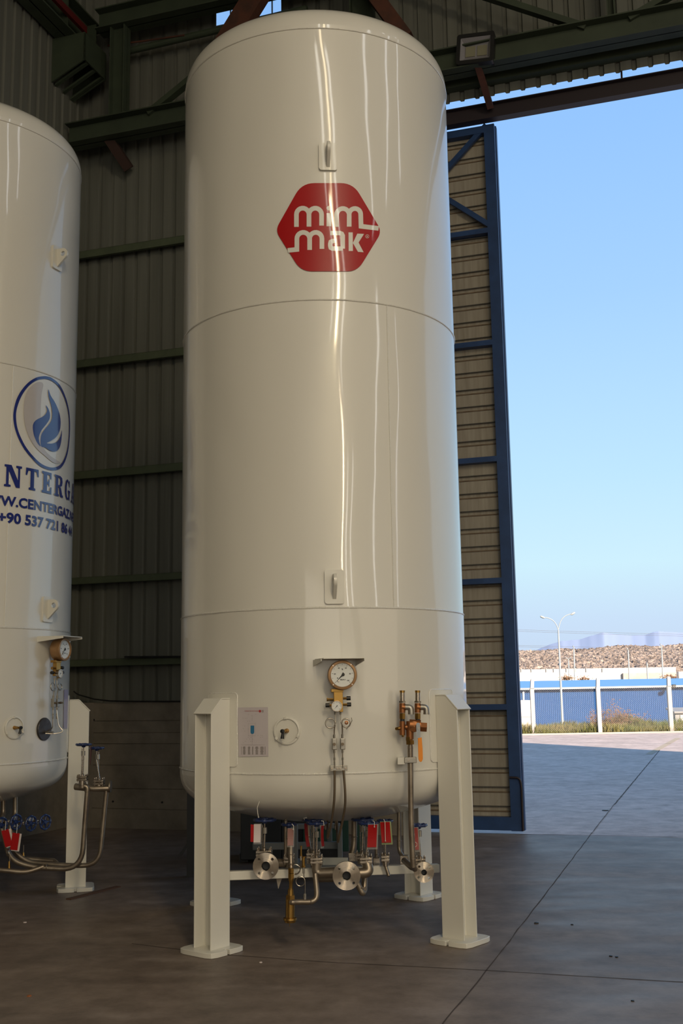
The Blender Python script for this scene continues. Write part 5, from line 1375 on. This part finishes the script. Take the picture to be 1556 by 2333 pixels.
# ================================================================ BEHIND THE LARGE TANK
YM = 10.2
def Wm(x, y, d=0.0): return W(x, y, YM + d)
MC = root('machine', Wm(740, 1960, .6) * 1.0, 'dark green machine standing behind the large tank, seen under its bottom', 'machine'); 
LOC[MC.name] = MC.location.copy()
zf = .05
def pbox(x0, x1, y0, y1, d0, d1, mt, nm, T):
    a = Wm(x0, y0, d0); b = Wm(x1, y1, d0); c_ = (a + b) / 2; dd = d1 - d0
    m_ = MB(); m_.box(c_ + V((0, dd / 2, 0)), abs(b.x - a.x), dd, abs(a.z - b.z)); return obj(nm, m_, mt, T, sm=0, bev=.006)
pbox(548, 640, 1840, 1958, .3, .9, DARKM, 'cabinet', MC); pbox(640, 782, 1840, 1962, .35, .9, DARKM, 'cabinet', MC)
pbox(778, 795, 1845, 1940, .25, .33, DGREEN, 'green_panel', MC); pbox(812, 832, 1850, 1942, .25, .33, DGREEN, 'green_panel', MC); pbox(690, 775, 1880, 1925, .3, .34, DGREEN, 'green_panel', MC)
a = Wm(548, 1958, .3); 
for x in (556, 636, 700, 826):
    p = Wm(x, 1945, .45); m_ = MB(); m_.bar(V((p.x, p.y, .0)), p, .08, .08, (0, 1, 0)); obj('foot', m_, DARKM, MC, sm=0)
m_ = MB(); p = Wm(433, 1812, .0); q = Wm(433, 1995, .0); m_.box((p + q) / 2, .05, .05, abs(p.z - q.z))
p2 = G(434, 1997); m_ = MB(); m_.bar(V((p2.x, p2.y, .0)), V((p2.x, p2.y, .88)), .06, .06, (0, 1, 0)); m_.bar(V((p2.x - .09, p2.y, .18)), V((p2.x, p2.y, .30)), .025, .025, (0, 1, 0))
tag(obj('steel_stand', m_, DARKM, None, sm=0), 'slim black steel stand behind the left front leg of the large tank', 'stand')
FR = root('equipment_trolley', Wm(725, 1990, -.6), 'light grey steel trolley frame behind the bottom valves of the large tank', 'frame')
for (x0, x1, y0, y1, d) in ((660, 679, 1880, 1972, -.6), (768, 781, 1880, 1972, -.6), (745, 757, 1882, 1925, -.5), (652, 775, 1878, 1888, -.5), (575, 780, 1921, 1934, -.55)):
    pbox(x0, x1, y0, y1, d, d + .05, FRAMEG, 'upright' if y1 - y0 > 30 else 'crossbar', FR)
pbox(640, 800, 1968, 1976, -.6, -.3, FRAMEG, 'crossbar', FR)
for x in (665, 775):
    p = Wm(x, 1970, -.55); m_ = MB(); m_.bar(V((p.x, p.y, 0)), p, .05, .05, (0, 1, 0)); obj('upright', m_, FRAMEG, FR, sm=0)

# small litter on the hall floor
for (x, y, s_, mt, lb) in ((594, 2193, .016, WHT, 'tiny white scrap on the floor right of the left front foot'), (1222, 2104, .028, BLACKP, 'dark crumb on the floor just right of the long joint'), (1303, 2107, .018, BLACKP, 'small dark crumb on the floor further right of the long joint'), (1392, 2179, .020, BLACKP, 'dark pebble, left one of two close together on the right of the floor'), (1404, 2181, .020, BLACKP, 'dark pebble, right one of two close together on the right of the floor'), (1442, 2281, .018, BLACKP, 'dark crumb on the floor near the bottom right corner'), (67, 2270, .022, mat('orange_scrap', (.30, .10, .03), .7), 'small orange brown scrap on the floor near the bottom left corner'), (57, 2102, .018, WHT, 'tiny pale scrap on the floor below the left tank')):
    P = G(x, y); m_ = MB(); m_.lathe([(.0004, .7 * s_ * .5), (s_ * .5, .45 * s_ * .6), (s_ * .55, 0)], P, up_, 7)
    m_.v = [v + V((noise.noise(v * 60) * s_ * .4, 0, 0)) for v in m_.v]
    tag(obj('scrap', m_, mt, None, sm=0), lb, 'litter')

# ================================================================ OUTDOORS
m_ = MB(); pc = G(1379, 1847, -.006); m_.lathe([(.0005, .010), (.040, .010), (.045, .0)], pc, up_, 24); m_.v = [v for v in m_.v]
tag(obj('steel_plate', m_, BLACKP, None), 'small dark round cover lying on the yard concrete', 'cover')
# painted lines and kerb
def strip(pts, w_, z, mt, name):
    m_ = MB(); P = [V((p.x, p.y, z)) for p in pts]; vs = []
    for i, p in enumerate(P):
        d = (P[min(i + 1, len(P) - 1)] - P[max(i - 1, 0)]).normalized(); n_ = V((-d.y, d.x, 0)); vs += [p + n_ * w_ / 2, p - n_ * w_ / 2]
    m_.add(vs, [(2 * i, 2 * i + 1, 2 * i + 3, 2 * i + 2) for i in range(len(P) - 1)]); return struct(name, m_, mt, sm=0)
strip([G(1478, 1718), G(1545, 1681)], .16, -.002, YELL, 'trim_6')
strip([G(1185, 1681.5), G(1300, 1684), G(1556, 1678), G(1700, 1675)], .12, -.002, WHITEL, 'trim_7')
strip([G(1185, 1698), G(1230, 1690), G(1556, 1694)], .07, -.002, WHITEL, 'trim_8')
m_ = MB(); a = G(400, 1688); b = G(1800, 1663); m_.bar(a + V((0, 0, .005)), b + V((0, 0, .005)), .22, .05)
struct('trim_9', m_, STONE, sm=0)
# grass
rnd = random.Random(5)
m_ = MB()
def blade(p, h_, w_):
    A = rnd.uniform(0, PI); d = V((math.cos(A), math.sin(A), 0)) * w_; lean = V((rnd.uniform(-.5, .5), rnd.uniform(-.5, .5), 0)) * h_ * .6
    m_.add([p - d, p + d, p + lean * .4 + V((0, 0, h_ * .6)) + d * .6, p + lean + V((0, 0, h_))], [(0, 1, 2), (0, 2, 3)])
for i in range(36000):
    Y = rnd.uniform(38.9, 42.5); x = rnd.uniform(-3, 15.5)
    hgt = .22 + .26 * max(noise.noise(V((x * .7, Y * .7, 0))), -.3) + .05 * (x > 9)
    blade(V((x, Y, -.02)), hgt * rnd.uniform(.6, 1.4), rnd.uniform(.004, .009))
tag(obj('grass', m_, GRASS, None, sm=0), 'strip of rough green and yellow grass along the foot of the fence', 'grass', kind='stuff')
# fence
YF = 38.75
pp = [G(1216, 1672), G(1367, 1670), G(1530, 1667)]
st = (pp[2] - pp[0]) / 2
posts = [pp[0] - st * 4, pp[0] - st * 3, pp[0] - st * 2, pp[0] - st, pp[0], pp[1], pp[2], pp[2] + st]
FN = root('chain_link_fence', pp[1], 'chain link fence on white concrete posts along the far side of the yard', 'fence')
HF_ = (1672 - 1568) / CF * 39
for p in posts:
    p = V((p.x, p.y, 0)); m_ = MB(); m_.bar(p, p + V((0, 0, HF_ - .05)), .14, .14, (0, 1, 0)); m_.bar(p + V((0, 0, HF_ - .08)), p + V((.06, .16, HF_ + .26)), .12, .12, (0, 1, 0)); obj('fence_post', m_, PITCHW, FN, sm=0, bev=.01)
m_ = MB(); A = V((posts[0].x, posts[0].y - .09, .05)); B = V((posts[-1].x, posts[-1].y - .09, .05)); L_ = (B - A).length; d = (B - A).normalized(); ph = .07; H_ = HF_ - .1
x = -H_
while x < L_:
    for s_ in (1, -1):
        x0, z0_, x1_, z1_ = (x, 0, x + H_, H_) if s_ > 0 else (x, H_, x + H_, 0)
        if x0 < 0: t = -x0 / H_; z0_ = z0_ + (z1_ - z0_) * t; x0 = 0
        if x1_ > L_: t = (L_ - x0) / (x1_ - x0); z1_ = z0_ + (z1_ - z0_) * t; x1_ = L_
        if x1_ - x0 > .02: m_.tube([A + d * x0 + V((0, 0, z0_)), A + d * x1_ + V((0, 0, z1_))], .0016, 3, cap=False)
    x += ph
m_.tube([A + V((0, 0, H_)), B + V((0, 0, H_))], .008, 4)
obj('wire_mesh', m_, WIRE, FN, sm=0)
# blue building with pale roof
YBB = 58
b0, b1 = W(900, 1575, YBB), W(1900, 1558, YBB)
zt_ = W(1300, 1569.5, YBB).z
BB = root('blue_building', V(((b0.x + b1.x) / 2, YBB, -1)), 'long low blue metal building with a pale blue roof behind the fence', 'building')
m_ = MB(); x = b0.x; vs = []
n = int((b1.x - b0.x) / .05)
for i in range(n + 1):
    xx = b0.x + (b1.x - b0.x) * i / n; yy_ = YBB + (.03 if i % 2 else 0); sl = (i / n) * .05
    vs += [V((xx, yy_, -1.5)), V((xx, yy_, zt_ + sl))]
m_.add(vs, [(2 * i, 2 * i + 2, 2 * i + 3, 2 * i + 1) for i in range(n)]); m_.box(V(((b0.x + b1.x) / 2, YBB + 5, -.3)), b1.x - b0.x, 9.8, 3.2)
obj('corrugated_wall', m_, BBLUE, BB, sm=0)
m_ = MB(); zr = W(1300, 1551.5, YBB + 8).z; m_.add([V((b0.x, YBB - .3, zt_)), V((b1.x, YBB - .3, zt_ + .05)), V((b1.x, YBB + 8, zr + .05)), V((b0.x, YBB + 8, zr)), V((b0.x, YBB - .3, zt_ + .02)), V((b1.x, YBB - .3, zt_ + .07)), V((b1.x, YBB + 8, zr + .07)), V((b0.x, YBB + 8, zr + .02))], [(0, 1, 2, 3), (7, 6, 5, 4), (0, 4, 5, 1), (1, 5, 6, 2), (2, 6, 7, 3), (3, 7, 4, 0)]); obj('roof', m_, BROOF, BB, sm=0)
m_ = MB(); m_.bar(V((b0.x, YBB - .33, zt_ + .02)), V((b1.x, YBB - .33, zt_ + .07)), .10, .09); obj('gutter', m_, CREAM, BB, sm=0)
WLt = root('wall_lamp', W(1530, 1566, YBB - .5), 'small black lamp on the eave of the blue building near the right edge', 'lamp')
m_ = MB(); m_.bar(W(1526, 1567, YBB - .4), W(1535, 1567, YBB - .8), .10, .08); obj('lamp_arm', m_, BLACKP, WLt, sm=0)
m_ = MB(); m_.box(W(1535, 1563.5, YBB - .9), .20, .18, .18); obj('lamp_head', m_, BLACKP, WLt, sm=0, bev=.03)
# small white hut at the left and drain pipe
m_ = MB(); a = W(1120, 1597, 41.5); b = W(1217, 1597, 41.5); m_.box(V(((a.x + b.x) / 2, 42.3, a.z / 2 - .1)), b.x - a.x, 1.4, a.z + .2)
tag(obj('white_hut', m_, CREAM, None, sm=0, bev=.02), 'low white rendered box wall just right of the open door leaf, behind the fence', 'wall')
m_ = MB(); m_.tube([W(1192, 1576, 57.6), W(1193, 1600, 57.6)], .05, 8); tag(obj('downpipe', m_, CREAM, None), 'short pale downpipe on the blue building beside the open door leaf', 'pipe')
# grey cabinet
m_ = MB(); a = W(1538, 1622, 40.6); b = W(1610, 1655, 40.6); m_.box(V(((a.x + b.x) / 2, 41.1, a.z / 2)), b.x - a.x, .9, a.z)
CB = root('metal_cabinet', V(((a.x + b.x) / 2, 41.1, 0)), 'grey metal cabinet with a sloping lid at the right edge behind the fence', 'cabinet')
obj('cabinet_body', m_, CABG, CB, sm=0, bev=.02)
m_ = MB(); m_.box(V(((a.x + b.x) / 2, 41.05, a.z + .04)), b.x - a.x + .12, 1.05, .08, (1, 0, 0), V((0, 1, .12)).normalized(), V((0, -.12, 1)).normalized()); obj('lid', m_, CABG, CB, sm=0, bev=.02)
m_ = MB(); c_ = W(1555, 1636, 40.6); m_.box(V((c_.x, 40.63, c_.z)), .14, .02, .22); obj('notice', m_, CREAM, CB, sm=0)
# dry shrub
SH = root('dry_shrub', W(1400, 1660, 41.2), 'reddish brown dry shrub growing against the fence in front of the blue building', 'shrub')
m_ = MB(); lf_ = MB()
base = W(1400, 1662, 41.2); base.z = -.02
for i in range(26):
    ex = rnd.uniform(1345, 1478); top_y = 1612 + abs(ex - 1400) * .30 + rnd.uniform(-6, 16)
    if 1385 < ex < 1408: top_y -= rnd.choice((0, 25))
    e_ = W(ex, top_y, 41.2 + rnd.uniform(-.5, .5)); b_ = base + V((rnd.uniform(-.5, .6), rnd.uniform(-.2, .2), 0)); b_.x += (e_.x - base.x) * .55
    mid_ = b_.lerp(e_, .5) + V((rnd.uniform(-.1, .1), 0, .05)); m_.tube([b_, mid_, e_], [.012, .008, .003], 5)
    for j in range(120):
        t = rnd.uniform(.15, 1.0); p = b_.lerp(e_, t) + V((rnd.gauss(0, .10), rnd.gauss(0, .10), rnd.gauss(0, .07))); s_ = rnd.uniform(.015, .035)
        d1 = V((rnd.uniform(-1, 1), rnd.uniform(-1, 1), rnd.uniform(-1, 1))).normalized(); d2 = d1.orthogonal().normalized()
        lf_.add([p - d1 * s_, p + d2 * s_ * .6, p + d1 * s_, p - d2 * s_ * .6], [(0, 1, 2, 3)])
obj('stem', m_, DRYLEAF, SH); obj('foliage', lf_, DRYLEAF, SH, sm=0)
# street lamps
def streetlamp(Y, xb, yb, xt, yt, armL, armR, label, grp=None, r_=.06):
    a = W(xb, yb, Y); b = W(xt, yt, Y); L0 = V((a.x, Y, -.6 if Y < 60 else -1.5)); R_ = root('street_lamp', L0, label, 'street lamp', grp)
    m_ = MB(); m_.tube([L0, b], [r_ * 1.25, r_ * .7], 10); obj('pole', m_, GALV, R_)
    for arm in (armL, armR):
        if not arm: continue
        e_ = W(*arm, Y); dx = e_.x - b.x; dz = e_.z - b.z
        pts = [b, b + V((dx * .08, 0, dz * .35)), b + V((dx * .25, 0, dz * .68)), b + V((dx * .5, 0, dz * .88)), e_ - V((dx * .2, 0, dz * .03)), e_]
        m_ = MB(); m_.tube(smoothpath(pts, .5, 4), r_ * .38, 8); obj('arm', m_, GALV, R_)
        m_ = MB(); d = V((dx, 0, dz * .5)).normalized(); ll = abs(dx) * .33; m_.tube([e_ - d * ll * .5, e_ - d * ll * .2, e_ + d * ll * .35, e_ + d * ll * .5], [r_ * .5, r_ * 1.1, r_ * 1.0, r_ * .4], 10); obj('lamp_head', m_, GALV, R_)
    return R_
streetlamp(46, 1282, 1658, 1272, 1436, (1236, 1406), (1305, 1398), 'tall double-armed street lamp rising behind the fence', r_=.045)
for (Y, x, yb, yt, ar, lb) in ((90, 1308, 1532, 1474, (1305, 1472), 'thin lamp post on the rubble bank, nearest on the right of the tall street lamp'), (90, 1432, 1545, 1481, (1428, 1478), 'thin lamp post before the rubble bank, above the dry shrub'), (90, 1508, 1530, 1471, (1504, 1468), 'thin lamp post at the right, standing highest against the bank'), (80, 1475, 1548, 1512, (1473, 1510), 'short dark lamp post low before the bank between the two tall thin ones')):
    streetlamp(Y, x, yb, x - 1, yt, ar, None, lb, r_=.07)
streetlamp(85, 1297, 1545, 1295, 1505, (1290, 1499), (1300, 1499), 'small double-armed lamp post right behind the tall street lamp', r_=.06)
# retaining wall, rubble bank, posts
m_ = MB(); a = W(600, 1535, 100); b = W(1540, 1528, 100); m_.box(V(((a.x + b.x) / 2, 100.3, a.z / 2 - .8)), b.x - a.x, .6, a.z + 1.6)
RW = tag(obj('retaining_wall', m_, CREAM, None, sm=0), 'pale retaining wall running below the rubble bank', 'wall')
m_ = MB(); a = W(1420, 1531, 99.6); b = W(1541, 1530, 99.6); m_.box(V(((a.x + b.x) / 2, 99.8, a.z / 2 - .8)), b.x - a.x, .3, a.z + 1.4); obj('stone_panel', m_, STONE, RW, sm=0)
m_ = MB(); a = W(1546, 1530, 98); b = W(1800, 1524, 98); m_.box(V(((a.x + b.x) / 2, 98.3, a.z / 2 - .8)), b.x - a.x, .6, a.z + 1.6); tag(obj('retaining_wall', m_, CREAM, None, sm=0), 'nearer end of the retaining wall at the right edge, slightly taller', 'wall')
for i, x in enumerate((1188, 1211, 1262, 1291, 1336, 1373, 1245, 1312)):
    a = W(x, 1531, 99.9); m_ = MB(); m_.bar(a, a + V((0, 0, .34)), .05, .05, (0, 1, 0)); tag(obj('wall_post', m_, PITCHW, None, sm=0), 'small pale post on the retaining wall, ' + ('leftmost of the row', 'second of the row from the left', 'fourth of the row from the left', 'right of the tall street lamp', 'last but one on the right', 'last one on the right', 'just left of the tall street lamp', 'beside the thin lamp post on the bank')[i], 'post', 'small posts on top of the retaining wall')
m_ = MB(); nx, ny = 900, 120; x0, x1_ = W(560, 1500, 150).x, W(1750, 1500, 150).x; vs = []
for j in range(ny + 1):
    v_ = j / ny; Y = 104 + 46 * v_
    for i in range(nx + 1):
        x = (x0 + (x1_ - x0) * i / nx) * (Y / 150 * .6 + .4)
        zz_ = 2.6 + 4.3 * v_ ** 1.0 + (x - 34) * .028 * v_
        p = V((x, Y, 0)); zz_ += noise.noise(p * 2.2) * .16 + noise.noise(p * .2) * .30 + noise.noise(p * 4.5) * .10 + .10 * noise.cell(p * 2.6)
        vs.append(V((x, Y, zz_)))
m_.add(vs, [(j * (nx + 1) + i, j * (nx + 1) + i + 1, (j + 1) * (nx + 1) + i + 1, (j + 1) * (nx + 1) + i) for j in range(ny) for i in range(nx)])
tag(obj('rubble_bank', m_, RUBBLE, None, sm=0), 'long bank of broken reddish stones below the distant mountains', 'bank', kind='stuff')
# bushes on the wall
for (x, y, w_, lb) in ((1292, 1545, 16, 'dry low bush before the retaining wall beside the tall street lamp'), (1330, 1548, 14, 'second dry low bush before the retaining wall'), (1525, 1543, 18, 'dry low bush before the retaining wall at the right edge')):
    m_ = MB(); c_ = W(x, y, 72)
    for i in range(260):
        p = c_ + V((rnd.gauss(0, w_ * .014), rnd.gauss(0, .2), rnd.gauss(0, .09))); s_ = rnd.uniform(.03, .07); d1 = V((rnd.uniform(-1, 1), rnd.uniform(-1, 1), rnd.uniform(-1, 1))).normalized(); d2 = d1.orthogonal().normalized(); m_.add([p - d1 * s_, p + d2 * s_ * .6, p + d1 * s_, p - d2 * s_ * .6], [(0, 1, 2, 3)])
    BH = tag(obj('dry_bush', m_, DRYLEAF, None, sm=0), lb, 'bush')
    m2 = MB(); m2.tube([V((c_.x, c_.y, -.1)), c_], .03, 6); obj('stem', m2, DRYLEAF, BH)
# trees far off, mountains
for (x, y, w_, lb) in ((1218, 1488, 30, 'dark distant trees above the left end of the rubble bank'), (1262, 1487, 14, 'second group of dark distant trees above the bank, by the tall street lamp'), (1468, 1481, 34, 'dark distant trees above the right part of the bank')):
    m_ = MB(); c_ = W(x, y, 260)
    for i in range(7):
        t = (i / 6 - .5) * w_ * .10; s_ = rnd.uniform(.35, .8); P = V((c_.x + t, 260, c_.z - .5)); prof = [(.001, 1.2 * s_ + .4), (.5 * s_ + .2, .8 * s_ + .3), (.7 * s_ + .2, .2), (.5, -3), (.3, -12)]
        m_.lathe(prof, P, up_, 10)
    m_.v = [v + V((noise.noise(v * 2) * .3, 0, noise.noise(v * 3) * .2)) for v in m_.v]
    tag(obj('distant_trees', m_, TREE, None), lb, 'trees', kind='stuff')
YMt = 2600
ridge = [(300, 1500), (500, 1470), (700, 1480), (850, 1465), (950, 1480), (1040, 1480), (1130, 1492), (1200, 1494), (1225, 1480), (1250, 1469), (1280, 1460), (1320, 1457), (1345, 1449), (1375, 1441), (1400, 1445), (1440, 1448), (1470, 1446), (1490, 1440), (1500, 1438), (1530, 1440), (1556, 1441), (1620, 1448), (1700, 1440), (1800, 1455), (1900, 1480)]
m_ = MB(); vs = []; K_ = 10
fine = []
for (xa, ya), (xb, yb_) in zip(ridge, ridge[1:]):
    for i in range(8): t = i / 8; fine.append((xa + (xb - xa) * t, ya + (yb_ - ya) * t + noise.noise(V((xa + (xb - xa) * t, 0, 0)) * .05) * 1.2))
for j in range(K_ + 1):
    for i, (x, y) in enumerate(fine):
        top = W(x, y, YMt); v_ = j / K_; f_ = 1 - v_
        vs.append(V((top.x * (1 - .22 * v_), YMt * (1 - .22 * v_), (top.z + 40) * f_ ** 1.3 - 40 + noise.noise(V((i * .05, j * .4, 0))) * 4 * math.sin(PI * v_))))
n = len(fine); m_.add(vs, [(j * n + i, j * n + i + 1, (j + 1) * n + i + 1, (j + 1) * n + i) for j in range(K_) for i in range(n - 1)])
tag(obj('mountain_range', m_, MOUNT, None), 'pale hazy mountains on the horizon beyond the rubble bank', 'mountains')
# power lines
for (ya, yb_, lb) in ((1435.5, 1446, 'uppermost of the overhead power lines'), (1439, 1450, 'second overhead power line, just under the uppermost'), (1471, 1479, 'third overhead power line, crossing just above the bank'), (1474, 1486, 'lowest overhead power line')):
    m_ = MB(); P = []
    for i in range(13):
        t = i / 12; x = 1000 + 800 * t; y = ya + (x - 1185) / (1556 - 1185) * (yb_ - ya) + 3 * ((x - 1370) / 400) ** 2 * -1
        P.append(W(x, y, 75))
    m_.tube(P, .008, 5); tag(obj('power_line', m_, mat('weathered_cable', (.10, .10, .11), .7), None), lb, 'cable')
